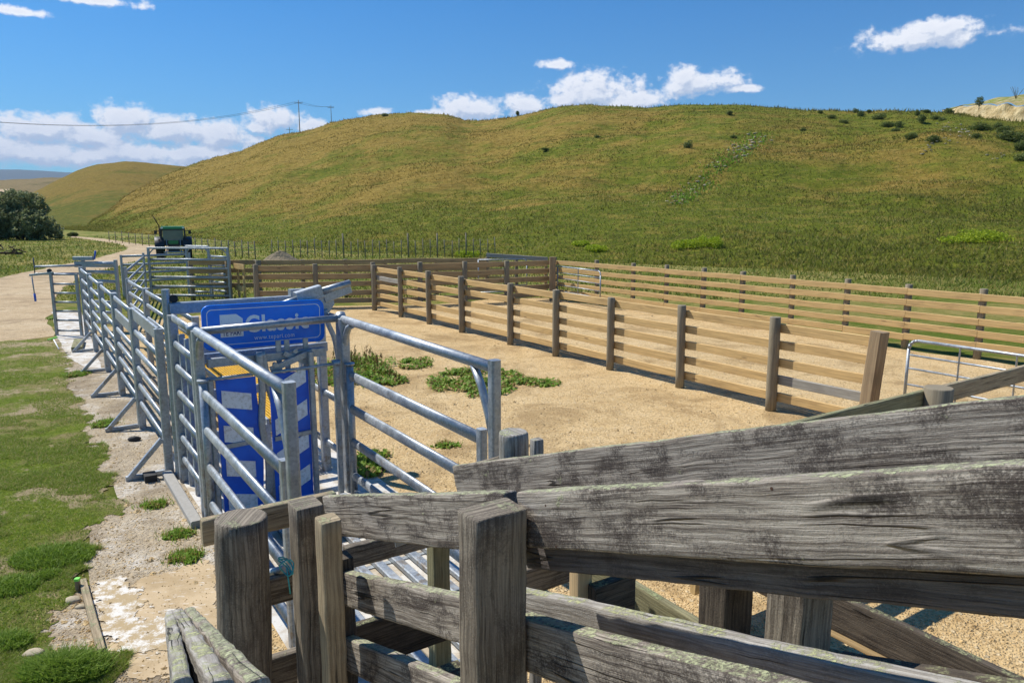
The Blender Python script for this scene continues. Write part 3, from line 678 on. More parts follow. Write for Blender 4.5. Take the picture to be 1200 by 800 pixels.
# tubular field gates
def tube_gate(label, a, b, z0, z1, nr, group, stays=1, hinge_left=True):
    g = thing('tube_gate', label, 'gate', a, group); a = Vector(a); b = Vector(b); L = (b-a).length; d = (b-a)/L; r = .12
    far = b if hinge_left else a; sg = -d if hinge_left else d
    # frame outline with rounded corners on the free side
    near = a if hinge_left else b
    pts = [near+Vector((0, 0, z0)), near+Vector((0, 0, z1)), far+sg*r+Vector((0, 0, z1))]
    pts += [far+sg*r*(1-math.sin(q))+Vector((0, 0, z1-r*(1-math.cos(q)))) for q in (R(30), R(60), R(90))]
    pts += [far+Vector((0, 0, z0+r))]+[far+sg*r*(1-math.cos(q))+Vector((0, 0, z0+r*(1-math.sin(q)))) for q in (R(30), R(60), R(90))]
    pts += [near+Vector((0, 0, z0+.001))]
    mb = MB()
    for p, q in zip(pts, pts[1:]): mb.sweep([p, q], circ(.021, 8), hint=(0, .3, 1))
    for p in pts: mb.ball(p, .0215, 8, 5)
    mb.build('frame', GALV, g)
    zs = [z0+(z1-z0)*k for k in (.2, .4, .62, .8)][:nr]
    for z in zs: MB().rod(a+d*.02+Vector((0, 0, z)), b-d*.02+Vector((0, 0, z)), .014).build('rail', GALV, g)
    for k in range(stays):
        p = a+d*L*(k+1)/(stays+1); MB().beam(p+Vector((0, 0, z0)), p+Vector((0, 0, z1)), .035, .012, hint=d).build('stay', GALV, g)
    mb = MB(); hp = near-(-sg)*0
    for z in (z0+.15, z1-.2): mb.rod(near+Vector((0, 0, z)), near+sg*(.10)+Vector((0, 0, z)) if False else near-(-sg)*-.0+(-1 if hinge_left else 1)*d*.09+Vector((0, 0, z)), .01)
    mb.build('hinge', IRON, g); return g
rg0 = G(1066, 398, 1.13); rg1 = G(1200, 417, 1.13); rg0.z = rg1.z = 0
tube_gate('rounded steel tube gate hung right of the leaning square end post', rg0, rg0+(rg1-rg0)*1.9, .12, 1.13, 4, None, 3, False)
ga = G(653, 352)+Vector((0, -.1, 0)); gb_px = V(703, 318, (G(703, 362)), (1, 0)); gb = G(703, 362)
tube_gate('open steel tube gate with rounded corner beside the tan gate post', ga, gb, .13, 1.12, 4, None, 1, True)
ga = G(560, 352)+Vector((0, .6, 0)); gb = G(618, 352)+Vector((0, 1.0, 0))
tube_gate('far steel tube gate seen edge on before the bleached boards', ga, gb, .2, 1.28, 3, None, 1, True)
# small timber gate by the pens
def flat_board(mb, a, b, wd, th, nrm): mb.sweep([a, b], rrect(th, wd, .004), hint=Vector(nrm).cross(Vector(b)-Vector(a)), smooth=False)
tg = G(281, 352); q = thing('timber_gate', 'small drafting gate of golden pine boards at the left end of the back fence', 'gate', tg)
gd = Vector((.66, -.75, 0))
for xx in (0, .36): 
    mb = MB(); mb.beam(tg+gd*(xx*1.3)+Vector((0, 0, .1)), tg+gd*(xx*1.3)+Vector((0, 0, 1.15)), .04, .12, hint=gd); mb.build('upright', T_GOLD, q)
for zz in (1.12, .42):
    mb = MB(); mb.beam(tg-gd*.15+Vector((-.04, -.04, zz)), tg+gd*.68+Vector((-.04, -.04, zz)), .04, .17); mb.build('crosspiece', T_GOLD, q)
for xx, nm in ((-.32, 'gate_post'), (.66, 'gate_post')): 
    p = tg+Vector((xx, 0.02, 0)); post_round(p, 1.3, .09, T_POST if xx > 0 else T_BIG, tag(thing('gate_post', ('dark round' if xx > 0 else 'tan')+' post on the '+('right' if xx > 0 else 'left')+' side of the small pine gate', 'post', p, None)), name='post_body')

# ------------------------------------------------------------------ steel yards
OV = ell(.021, .040, 14)          # oval cattle rail, tall axis up
SQ = rrect(.085, .085, .012, 2)
def mt(mb, a, b): return mb.sweep([a, b], OV)
def mpost(a, z0, z1, prof=SQ, hint=None): return MB().sweep([Vector((a.x, a.y, z0)), Vector((a.x, a.y, z1))], prof, hint=hint or U, smooth=False)
RZ = [1.535, 1.30, 1.06, .83, .60, .36]
def race_panel(label, s0, s1, t, zs, group, braces=(), post_top=1.60, endpost=(True, True), prof=None, wide=None):
    g = thing('rail_panel', label, 'fence panel', Y(s0, t), group)
    posts = []
    if endpost[0]: posts.append(s0+.05)
    if endpost[1]: posts.append(s1-.05)
    for s in posts: mpost(Y(s, t), 0.0, post_top).build('post', GALV, g)
    for i, z in enumerate(zs):
        mb = MB()
        if wide and i in wide: mb.sweep([Y(s0+.06, t, z), Y(s1-.06, t, z)], rrect(.03, .15, .006), smooth=False)
        else: mt(mb, Y(s0+.06, t, z), Y(s1-.06, t, z))
        mb.build('rail', GALV, g)
    for s in braces:
        mb = MB(); a = Y(s, t-.05, .40); b = Y(s-.02, t-.40, .03); c = Y(s, t-.05, .03)
        mb.sweep([a, b], rrect(.05, .05, .005), hint=U, smooth=False); mb.build('brace', GALV, g)
        mb = MB(); mb.sweep([b-Vv*.03, c], rrect(.05, .05, .005), hint=(0, 0, 1), smooth=False); mb.build('foot', GALV, g)
    return g
SP = [1.33, 3.58, 5.77, 7.89, 10.25, 12.6]; names = ['nearest long panel of the left race wall, beside the blue headgate', 'second panel of the left race wall from the headgate', 'third and middle panel of the left race wall', 'fourth panel of the left race wall from the headgate', 'farthest panel of the left race wall, by the lever gate']
for i in range(5):
    race_panel('galvanised six-rail '+names[i], SP[i]+(.10 if i == 0 else .003), SP[i+1]-.003, -.09, RZ, 'rail panels of the left race wall', braces=(SP[i]+(.16 if i == 0 else .05),), wide=None if i > 1 else {1: 1} if i == 1 else {0: 1})
# inner race wall
IS = [3.3, 5.6, 7.9, 10.4]; lab = ['nearest', 'middle', 'farthest']
for i in range(3): race_panel('galvanised rail panel of the inner race wall, the '+lab[i]+' of three behind the yellow catwalk' if i < 1 else 'galvanised rail panel of the inner race wall, the '+lab[i]+' of three', IS[i], IS[i+1]-.01, .62, [1.40, 1.16, .92, .68, .44], 'rail panels of the inner race wall', post_top=1.46)
# catwalk beside the race
cw = thing('catwalk', 'yellow grating catwalk on steel legs along the race', 'walkway', Y(4.5, 1.05))
for k in range(7):
    mb = MB(); s0 = .9+k*1.1
    for j in range(14): mb.beam(Y(s0, .86+.035*j, .60), Y(s0+1.07, .86+.035*j, .60), .012, .03, .001)
    for j in range(24): mb.beam(Y(s0+.02+j*.0445, .85, .592), Y(s0+.02+j*.0445, 1.325, .592), .012, .02, .001)
    mb.build('grating', YEL, cw)
for t in (.84, 1.335): MB().beam(Y(.9, t, .57), Y(8.6, t, .57), .025, .08).build('side_beam', GALV, cw)
for k in range(5):
    for t in (.86, 1.32): MB().beam(Y(1.0+k*1.85, t, 0), Y(1.0+k*1.85, t, .54), .05, .05, hint=U).build('leg', GALV, cw)
# far round pens
def pen_panel(label, A, B, zs, top, group=None, arch=None, base=0.05, pr=.035, name='pen_panel', cat='fence panel', stay=False):
    A = Vector(A); B = Vector(B); g = thing(name, label, cat, A, group); d = (B-A).normalized()
    for P in (A, B): MB().sweep([P+Vector((0, 0, 0)), P+Vector((0, 0, top))], rrect(pr*2, pr*2, .008), hint=d, smooth=False).build('post', GALV, g)
    for z in zs: MB().sweep([A+d*pr+Vector((0, 0, z)), B-d*pr+Vector((0, 0, z))], OV).build('rail', GALV, g)
    if arch:
        MB().sweep([A+Vector((0, 0, arch)), B+Vector((0, 0, arch))], rrect(.06, .06, .008), smooth=False).build('top_bar', GALV, g)
        for P, sg in ((A, 1), (B, -1)):
            pts = [P+d*sg*(.32*(1-math.cos(a)))+Vector((0, 0, arch-.32*(1-math.sin(a)))) for a in (0, R(30), R(60), R(90))]
            MB().sweep(pts, circ(.02, 8), hint=(0, .1, 1)).build('corner_brace', GALV, g)
    return g
pz = [1.42, 1.18, .93, .68, .43, .2]
pA, pB = G(178.5, 352), G(270.5, 353)
pen_panel('arched galvanised race gate frame standing in front of the green tractor', pA, pB, [1.33, 1.05, .76, .46, .17], 1.72, arch=1.70, name='arched_gate', cat='gate')
qA, qB = G(222.5, 348.5), G(248, 349.5)
pen_panel('narrow second arched gate frame right of the tractor, behind the first', qA, qB, [.2], 1.74, arch=1.72, name='arched_gate', cat='gate')
pen_panel('slanting five-rail galvanised panel between the two arched gates on the right', qB+Vector((.06, -.06, 0)), pB+Vector((-.02, .12, 0)), [1.40, 1.12, .84, .56, .28], 1.45)
sA = Y(12.75, .15); midA = Y(11.2, .62)
mp = G(138.5, 378)
mp = D(138.5, 297, 17.6); mp.z = 0
pen_panel('galvanised panel closing the race end between the tall twin posts and the arched gate', mp+Vector((.08, .1, 0)), pA+Vector((-.12, -.1, 0)), pz, 1.55)
xA = D(97, 303, 17.9); xA.z = 0
pen_panel('double sliding gate frame across the far end of the race', xA, mp+Vector((-.08, 0, 0)), [1.62, 1.42, 1.2, .96, .7, .45, .2], 1.72, name='slide_gate', cat='gate')
sg = thing('gate_latch_box', 'galvanised slide rail with blue grip on top of the sliding gate', 'gate latch', xA+Vector((0, -.1, 0)))
a = xA+Vector((-.15, -.09, 1.60)); MB().beam(a, a+Vector((1.0, 0, 0)), .06, .14).build('slide_box', GALV, sg)
MB().beam(a+Vector((-.02, 0, .14)), a+Vector((.45, 0, .14)), .08, .09).build('roller_box', GALV, sg)
MB().rod(a+Vector((.48, 0, .12)), a+Vector((.52, 0, .32)), .02).build('grip', GRIP, sg)
yA = G(176, 332)+Vector((0, 4, 0)); 
pen_panel('far back panel of the pens, seen through the arched gate', D(142, 305, 24.6)*1+Vector((0, 0, 0))-Vector((0, 0, D(142, 305, 24.6).z)), D(222, 305, 26)-Vector((0, 0, D(222, 305, 26).z)), [1.40, 1.12, .84, .56, .28], 1.45)
# far-left lever gate
lA, lB = G(67, 393), Y(12.62, -.12)
lg = thing('lever_gate', 'galvanised seven-rail gate with blue-tipped lever at the far left end of the race', 'gate', lA)
dl = (lB-lA).normalized()
for P in (lA, lB-dl*.08): MB().sweep([P, P+Vector((0, 0, 1.44))], rrect(.06, .06, .008), hint=dl, smooth=False).build('stile', GALV, lg)
for z in (1.42, 1.2, .99, .78, .57, .36, .12): MB().sweep([lA+dl*.03+Vector((0, 0, z)), lB-dl*.1+Vector((0, 0, z))], ell(.014, .024, 10)).build('rail', GALV, lg)
MB().beam(lA-dl*.50+Vector((0, 0, 1.40)), lA+dl*.06+Vector((0, 0, 1.46)), .05, .05).build('lever_arm', GALV, lg)
hd = MB().rod(lA-dl*.46+Vector((0, 0, 1.42)), lA-dl*.40+Vector((0, -.05, .88)), .014).build('lever', GALV, lg)
MB().rod(lA-dl*.41+Vector((0, -.04, .98)), lA-dl*.395+Vector((0, -.055, .80)), .024).build('grip', GRIP, hd)
MB().rod(lA+dl*.0+Vector((-.05, .03, 1.50)), lA-dl*.12+Vector((.10, .0, 1.50)), .05, 12).build('roller', IRON, lg)
ra = thing('drafting_rail', 'thin twin galvanised rails reaching left past the lever gate', 'rail', lA-dl*.7)
MB().rod(D(40, 312.5, 17.4), D(96, 311, 17.8), .026).build('rail', GALV, ra)
MB().rod(D(41, 321, 17.3), D(96, 320.5, 17.7), .026).build('rail', GALV, ra)
pq = D(40, 312, 17.4); MB().rod(Vector((pq.x, pq.y, 1.38)), Vector((pq.x, pq.y, 1.78)), .014).build('upright', WIRE, ra)

# --- cattle headgate (crush head)
cr = thing('cattle_crush', 'galvanised cattle headgate with blue V doors and a blue sign on top', 'cattle crush', Y(.4, .68))
W = 1.37
SQ2 = rrect(.09, .09, .014, 2)
mpost(Y(1.28, -.02), 0, 2.03, circ(.042, 12)).build('tall_post', GALV, cr)
mpost(Y(1.26, W), 0, 1.9, SQ2).build('post', GALV, cr)
for (s, t) in ((1.12, 0.0), (0.0, 0.0), (0.0, W), (.62, W)):
    mpost(Y(s, t), 0, 1.78, SQ2).build('post', GALV, cr)
for t in (0, W):
    zs = [1.755, 1.49, 1.25, .98, .73, .50, .27] if t == 0 else [1.755, .9, .35]
    for z in zs: MB().sweep([Y(.04, t, z), Y(1.1 if t == 0 else 1.2, t, z)], OV).build('rail', GALV, cr)
# secondary frame a little inside, with cross members
for s in (.95, .62): MB().beam(Y(s, .045, 0), Y(s, .045, 1.6), .06, .06, hint=U).build('inner_post', GALV, cr)
for s, z in ((1.0, 1.42), (.95, .95), (.95, .5), (.3, 1.45)): MB().beam(Y(s, .05, z), Y(s, W-.05, z), .05, .09).build('cross_member', GALV, cr)
for z in (1.2, .45): MB().beam(Y(.1, .1, z), Y(1.2, .1, z), .03, .12).build('kick_rail', GALV, cr)
MB().beam(Y(1.26, 0, 1.83), Y(1.26, W+.1, 1.83), .09, .12, .01).build('rear_header', GALV, cr)
MB().sweep([Y(1.28, .05, 1.93)-U*.03, Y(1.28, .05, 1.93)+U*.03], circ(.042, 16)).build('pulley', RUB, cr)
MB().beam(Y(1.26, W-.12, 1.90), Y(1.26, W+.05, 1.90), .1, .12).build('rope_box', GALV, cr)
MB().sweep([Y(0, .0, 1.755), Y(0, W, 1.775)], circ(.036, 14)).build('front_crossbar', GALV, cr)
for t in (-.01, W): 
    mb = MB(); mb.sweep([Y(-.02, t, 1.75), Y(.03, t, 1.81)], circ(.055, 12), hint=U); mb.build('bracket', GALV, cr)
# floor skid and shoe
mb = MB(); mb.beam(Y(1.38, -.13, .035), Y(-.2, -.13, .035), .10, .07, .01); mb.build('skid', KERB, cr)
MB().box(Y(1.36, -.30, .04), .16, .12, .08, UA).build('rubber_shoe', RUB, cr)
slf = thing('floor_bars', 'parallel galvanised bars lying on the concrete between the wing gates', 'floor grid', Y(-1.6, .7))
for k in range(9): MB().beam(Y(-3.5, .17+.15*k, .045), Y(-.28, .17+.15*k, .045), .07, .05, .008).build('bar', GALV, slf)  # row of raised parallel bars over the slab
for q_ in (-3.3, -1.8, -.4): MB().beam(Y(q_, .12, .012), Y(q_, 1.42, .012), .05, .014, .002).build('cross_bar', GALV, slf)
# doors
S = -.16
def quadpatch(mb, c, off, th):      # c: four corners (TL,TR,BR,BL) + thickness toward -U
    mb.prism([Vector(q) for q in c], -U, th)
def dz(x, y, s=S): return YV(x, y, s=s)
TL, TR, BR, BL = dz(251.5, 447), dz(298, 440), dz(306, 640), dz(278, 650)
def lerp2(c, a, b): return (c[0].lerp(c[1], a)).lerp(c[3].lerp(c[2], a), b)
tz = max(TL.z, TR.z)
def door(x0, x1, z0, z1, bulge, sign, side):
    """blue door in plane s=S between across-positions x0..x1"""
    mb = MB(); n = 14; L_ = []; Rr = []
    for k in range(n+1):
        z = z0+(z1-z0)*k/n; b = bulge*math.sin(math.pi*min(1, (k/n)*1.15))
        L_.append(Y(S, x0, z)); Rr.append(Y(S, x1+b, z))
    poly = L_[::-1]+Rr if sign > 0 else L_[::-1]+Rr
    mb.prism(poly, U, .018); return mb
tL0, tL1 = (dz(253, 450)-O).dot(Vv), (dz(300, 450)-O).dot(Vv)
tR0, tR1 = (dz(318, 440)-O).dot(Vv), (dz(361, 440)-O).dot(Vv)
zt = 1.32; zb = .08
dl_ = door(tL0, tL1, zb, zt, .03, 1, 'l').build('door', BLUE2, cr)
dr_ = door(tR0-.02, tR1, zb, zt, 0.0, 1, 'r').build('door', BLUE2, cr)
def chev(t0, t1, z, slope, dd):
    mb = MB(); h = .155; poly = [Y(S-.004, t0, z-h/2-slope/2), Y(S-.004, t1, z-h/2+slope/2), Y(S-.004, t1, z+h/2+slope/2), Y(S-.004, t0, z+h/2-slope/2)]
    mb.prism(poly, -U, .006); mb.build('reflector_block', BLOCKW, dd)
for k in range(4):
    z = 1.12-.325*k
    chev(tL0+.04, tL1-.05, z, -.06, dl_); chev(tR0+.01, tR1-.025, z+.09, .16, dr_)
for dd, t0, t1 in ((dl_, tL0, tL1), (dr_, tR0, tR1)):
    MB().beam(Y(S-.012, t0, .70), Y(S-.012, t1, .715), .02, .045).build('mid_bar', GALV, dd)
# curved neck tubes and frame posts
def curve(pts, prof, nm, par, hint=None): 
    P = [Vector(p) for p in pts]; out = []
    for i in range(len(P)-1):
        p0 = P[max(i-1, 0)]; p1 = P[i]; p2 = P[i+1]; p3 = P[min(i+2, len(P)-1)]
        for k in range(5):
            t = k/5; out.append(.5*((2*p1)+(-p0+p2)*t+(2*p0-5*p1+4*p2-p3)*t*t+(-p0+3*p1-3*p2+p3)*t**3))
    out.append(P[-1]); return MB().sweep(out, prof, hint=hint or U).build(nm, GALV, par)
curve([Y(S-.01, tL1+.04, 1.55), Y(S-.01, tL1+.05, 1.2), Y(S-.01, tL1+.03, .85), Y(S-.01, tL1+.07, .5), Y(S-.01, tL1+.05, .1)], rrect(.06, .05, .012, 2), 'neck_bar', cr)
curve([Y(S+.03, tR0-.07, 1.55), Y(S+.03, tR0-.02, 1.2), Y(S+.03, tR0+.05, .85), Y(S+.03, tR0-.01, .5), Y(S+.03, tR0-.03, .1)], rrect(.06, .05, .012, 2), 'neck_bar', cr)
for t, top in ((tL0-.05, 1.36), (tR1+.03, 1.50), (W-.13, 1.36)):
    MB().beam(Y(S-.01, t, 0), Y(S-.01, t, top), .05, .055, .008, hint=U).build('door_post', GALV, cr)
MB().sweep([Y(S-.01, W-.13, 1.34), Y(S-.01, W-.13, 1.39)], circ(.045, 10), hint=U).build('pivot_cap', GALV, cr)
MB().rod(Y(S-.03, tL0-.10, 1.345), Y(S-.03, tL1-.03, 1.35), .016).build('pivot_rod', GALV, cr)
MB().rod(Y(S-.03, tR0+.0, 1.345), Y(S-.03, W-.10, 1.36), .016).build('pivot_rod', GALV, cr)
MB().beam(Y(S+.10, .08, 1.47), Y(S+.10, W-.2, 1.47), .06, .08).build('head_beam', GALV, cr)
for t in (.72, .80, .98): MB().beam(Y(S+.09, t, 1.3), Y(S+.09, t, 1.62), .05, .02, hint=U).build('hanger_plate', GALV, cr)
MB().beam(Y(S+.02, tR0+.0, 1.36), Y(S+.02, tR1+.08, 1.50), .02, .06).build('link_bar', GALV, cr)
MB().beam(Y(S+.05, tR0+.14, 1.50), Y(S+.05, tR1+.02, 1.38), .02, .05).build('link_bar', GALV, cr)
for t, z in ((tR0+.04, 1.41), ((tR0+tR1)/2+.06, 1.52)): MB().sweep([Y(S, t, z)-U*.02, Y(S, t, z)+U*.02], circ(.022, 10)).build('bolt', GALV, cr)
# lever
s2 = .30
def q2(x, y, s=s2): return YV(x, y, s=s)
MB().beam(q2(347, 350), q2(376, 341), .12, .13, .01).build('lever_housing', GALV, cr)
lv = MB().sweep([q2(374, 342), q2(410, 331.5)], circ(.036, 12)).build('lever_tube', GALV, cr)
MB().beam(q2(380, 350), q2(411, 338), .03, .09, .006).build('lever_channel', GALV, lv)
pl = [q2(372, 352), q2(380, 345), q2(390, 346), q2(392, 356), q2(386, 366), q2(378, 371)]
MB().prism(pl[::-1], U, .02).build('lever_plate', GALV, cr)
curve([q2(381, 362), q2(384, 378), q2(391, 394), q2(395, 412), q2(397, 428)], rrect(.05, .025, .005), 'lever_link', cr)
MB().rod(q2(330, 356), q2(350, 349), .025).build('lever_shaft', GALV, cr)
# sign
sn = thing('sign_board', 'blue rounded sign board with white lettering on top of the cattle headgate', 'sign', YV(308, 404, s=.17))
sTL, sTR, sBR, sBL = [YV(*q, s=.17) for q in ((234.5, 359), (377, 350.5), (382, 399), (240, 411))]
sc_ = (sTL+sTR+sBR+sBL)/4; ex = ((sTR-sTL)+(sBR-sBL))/2; ey = ((sTL-sBL)+(sTR-sBR))/2
Wd, Hd = ex.length, ey.length; ex.normalize(); ez_ = ex.cross(ey).normalized(); ey = ez_.cross(ex).normalized()   # ez_ points to the camera
if ez_.dot(-U) < 0: print('sign normal flipped')
def SP_(fx, fy, dz_=0.0): return sc_+ex*((fx-.5)*Wd)+ey*((.5-fy)*Hd)+ez_*dz_
def rpoly(w_, h_, r_, k=6): return rrect(w_, h_, r_, k)
pl = [sc_+ex*a+ey*b-ez_*.03 for a, b in rpoly(Wd, Hd, .07)]
bd = MB(); nn = len(pl); bd.prism(pl, ez_, .03); board = bd.build('board', BLUE, sn)
rim = [sc_+ex*a+ey*b+ez_*.0 for a, b in rpoly(Wd-.01, Hd-.01, .065)]
mb = MB(); mb.sweep(rim, circ(.008, 6), hint=ez_, closed=True); mb.build('rim', BLUE, sn)
bl = [sc_+ex*a+ey*b+ez_*.0015 for a, b in rpoly(Wd-.085, Hd-.085, .045)]
mb = MB(); mb.sweep(bl, rrect(.007, .002, .0004), hint=ez_, closed=True, smooth=False); mb.build('border_line', WHITE, sn)
from mathutils import Matrix
def text(body, fx, fy, width, height, mat, parent, off=0.0, dep=.002, dz_=.001, space=1.0):
    cu = bpy.data.curves.new('lettering', 'FONT'); cu.body = body; cu.size = 1; cu.offset = off; cu.extrude = .01; cu.space_character = space; cu.resolution_u = 4
    to = bpy.data.objects.new('lettering', cu); COL.objects.link(to); bpy.context.view_layer.update()
    dg = bpy.context.evaluated_depsgraph_get(); me = bpy.data.meshes.new_from_object(to.evaluated_get(dg)); bpy.data.objects.remove(to)
    xs = [v.co.x for v in me.vertices]; ys = [v.co.y for v in me.vertices]; x0, x1, y0, y1 = min(xs), max(xs), min(ys), max(ys)
    org = Vector(parent['_w']) if '_w' in parent.keys() else parent.location
    P0 = SP_(fx, fy, dz_)
    for v in me.vertices:
        a = (v.co.x-x0)/(x1-x0)*width; b = (v.co.y-y0)/(y1-y0)*height; c = (v.co.z+.01)/.02*dep
        v.co = P0+ex*a+ey*b+ez_*c-Vector(org)
    me.materials.clear(); me.materials.append(mat); o = bpy.data.objects.new('lettering', me); COL.objects.link(o); o.parent = parent; return o
text('Classic', .335, .665, Wd*.53, Hd*.40, WHITE, sn, off=.032, space=1.12)
text('www.tepari.com', .40, .875, Wd*.335, Hd*.13, WHITE, sn, off=.0, space=1.1)
lg_ = [SP_(.135, .22), SP_(.135, .73), SP_(.315, .73), SP_(.315, .33), SP_(.265, .22)]
lo = MB().prism([p+ez_*.001 for p in lg_], ez_, .002).build('logo_block', WHITE, sn)
text('TE PARI', .15, .70, Wd*.145, Hd*.12, NAVY, sn, off=.004, dz_=.0045, space=1.08)
for i in range(3):
    mb = MB(); mb.prism([SP_(.165+.035*i, .50, .0045), SP_(.185+.035*i, .50, .0045), SP_(.185+.035*i, .30+.0*i, .0045), SP_(.165+.035*i, .30, .0045)], ez_, .001)
# --- wings of the catching pen
def wing(label, t, sfar, flip, x_in):
    g = thing('wing_gate', label, 'gate', Y(0, t), 'wing gates of the catching pen')
    A = Y(-.11, t); B = Y(sfar, t); d = (B-A).normalized()
    MB().sweep([A, A+Vector((0, 0, 1.78))], SQ2, hint=U, smooth=False).build('post', GALV, g)
    MB().sweep([B, B+Vector((0, 0, 1.83))], rrect(.074, .074, .018, 3), hint=U, smooth=False).build('post', GALV, g)
    MB().sweep([A+Vector((0, 0, 1.775)), B-d*.03+Vector((0, 0, 1.775))], ell(.036, .040, 14)).build('top_rail', GALV, g)
    def arc(P, sg, r, h): return [P+d*sg*(r*(1-math.cos(a)))+Vector((0, 0, 1.74-h*(1-math.sin(a)))) for a in (0, R(22), R(45), R(67), R(90))]
    MB().sweep(arc(A, 1, .22, .36), ell(.028, .034, 12), hint=Vv).build('corner_brace', GALV, g)
    MB().sweep([B-d*.27+Vector((0, 0, 1.75)), B-d*.17+Vector((0, 0, 1.62)), B-d*.07+Vector((0, 0, 1.42)), B-d*.02+Vector((0, 0, 1.27))], ell(.026, .030, 12), hint=Vv).build('corner_brace', GALV, g)
    MB().sweep([A+d*.12, A+d*.12+Vector((0, 0, 1.34))], circ(.036, 12), hint=U).build('stile', GALV, g)
    MB().sweep([A+d*.12+Vector((0, 0, 1.34)), A+d*.12+Vector((0, 0, 1.36))], circ(.050, 12), hint=U).build('stile_cap', GALV, g)
    E_ = B-d*.17
    MB().sweep([E_+Vector((0, 0, .05)), E_+Vector((0, 0, 1.31))], rrect(.06, .07, .012, 2), hint=U, smooth=False).build('stile', GALV, g)
    for z in (1.235, .90, .56, .21): MB().sweep([A+d*.14+Vector((0, 0, z)), E_-d*.02+Vector((0, 0, z))], ell(.026, .048, 14)).build('rail', GALV, g)
    for z in (.3, 1.1): MB().beam(A+Vector((0, 0, z)), A+d*.12+Vector((0, 0, z)), .03, .06).build('hinge', GALV, g)
    return g
sL = (G(331, 454, 1.8)-O).dot(U); sR = (G(577, 427, 1.8)-O).dot(U); tRr = (G(577, 427, 1.8)-O).dot(Vv)
wing('left galvanised wing gate with curved corner braces in front of the blue doors', 0.0, sL, False, 0)
wing('right galvanised wing gate with curved corner braces reaching toward the grey timber post', (tRr+W)/2, sR, True, 0)
# ------------------------------------------------------------------ timber loading ramp
PF = D(618, 577, 2.0); rv = ray(50, 595); FD = Vector((rv.x, rv.y, 0)).normalized(); slope = rv.z/math.hypot(rv.x, rv.y)
FN = Vector((-FD.y, FD.x, 0)); FN = FN if FN.dot(Vector((1, 1, 0))) > 0 else -FN     # away from the camera side
def fF(x, y, off=0.0): return V(x, y, PF+FN*off, FD)
def board(label, name, a, b, h, th, mat, wob=.0028, cat='board', step=.05, group=None, parent=None, wear=1.0):
    a = Vector(a); b = Vector(b); n = max(4, int((b-a).length/step)); mb = MB()
    pts = []; s1_, s2_ = random.random()*9, random.random()*9
    for k in range(n+1):
        p = a.lerp(b, k/n)+Vector((0, 0, -h/2)); p.z += .004*wear*noise.noise(Vector((k*step*2.5, s1_, 0))); pts.append(p)
    e = (b-a).normalized()*.004
    pts = [pts[0]-e]+pts+[pts[-1]+e]
    mb.sweep(pts, subdiv(rrect(th, h, .007, 2), .018), smooth=True, wob=wob*wear, wobf=17, scales=[.93]+[1]*(n+1)+[.93])
    o = mb.build(name, mat, parent)
    if parent is None: tag(o, label, cat, group)
    elif label: o['label'] = label
    return o
def sqpost(label, name, p, z0, z1, a, b, mat, hint, cat='post', wob=.0035, parent=None, slant=0.0, lean=(0, 0)):
    p = Vector(p); n = max(5, int((z1-z0)/.05)); mb = MB()
    pts = [Vector((p.x+lean[0]*k/n, p.y+lean[1]*k/n, z0+(z1-z0)*k/n)) for k in range(n+1)]; pts.append(pts[-1]+Vector((0, 0, .005)))
    mb.sweep(pts, subdiv(rrect(a, b, .009, 2), .018), hint=hint, smooth=True, wob=wob, wobf=12, scales=[1]*(n+1)+[.94])
    b0_ = len(mb.v)-len(subdiv(rrect(a, b, .009, 2), .018))
    o = mb.build(name, mat, parent)
    if parent is None: tag(o, label, cat)
    elif label: o['label'] = label
    return o
# near ramp rail fence
nf = thing('ramp_rail_fence', 'weathered grey rail fence of the loading ramp in the right foreground', 'fence', (PF.x, PF.y, .8))
a, b = fF(619, 576), fF(1290, 541)
dirF = (a-b).normalized()
board('widest grey top rail with lichen on its upper edge', 'top_rail', b, a, .157, .05, W_OLD, parent=nf)
a2, b2 = fF(620, 577, .056), fF(1290, 541, .056)
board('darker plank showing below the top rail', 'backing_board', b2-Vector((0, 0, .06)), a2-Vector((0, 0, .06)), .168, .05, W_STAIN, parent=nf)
board(None, 'top_rail', fF(603, 577.5), fF(386, 581), .185, .05, W_OLD, parent=nf)
board(None, 'rail', fF(612, 712), fF(403, 669), .16, .05, W_OLD, parent=nf)
board(None, 'rail', fF(612, 828), fF(405, 744), .16, .05, W_OLD, parent=nf)
board(None, 'rail', fF(1010, 824), fF(619, 722), .16, .055, W_OLD, parent=nf)
board(None, 'inner_rail', fF(1290, 838, .21), fF(612, 690, .21), .12, .05, W_SILVER, parent=nf)
pp_ = fF(598, 585, -.085); P1c = PF-FN*.105+FD*.06
P1c = D(577, 592, 1.93); topz = fF(600, 578).z+.004
sqpost('square-sawn front post with a deep crack and lichen on top', 'post', (P1c.x, P1c.y), .2, topz, .105, .165, W_BROWN, FN, parent=nf)
for (x, y) in ((640, 592), (652, 640), (1120, 575), (1132, 650), (905, 572), (912, 655), (400, 592), (401, 618), (575, 590), (578, 620), (415, 683), (417, 703), (640, 745), (650, 775)):
    p = fF(x, y, -.0235); q_ = p+FN*.01
    MB().sweep([p-FN*.002, q_], circ(.0036, 8)).build('nail', RUST, nf)
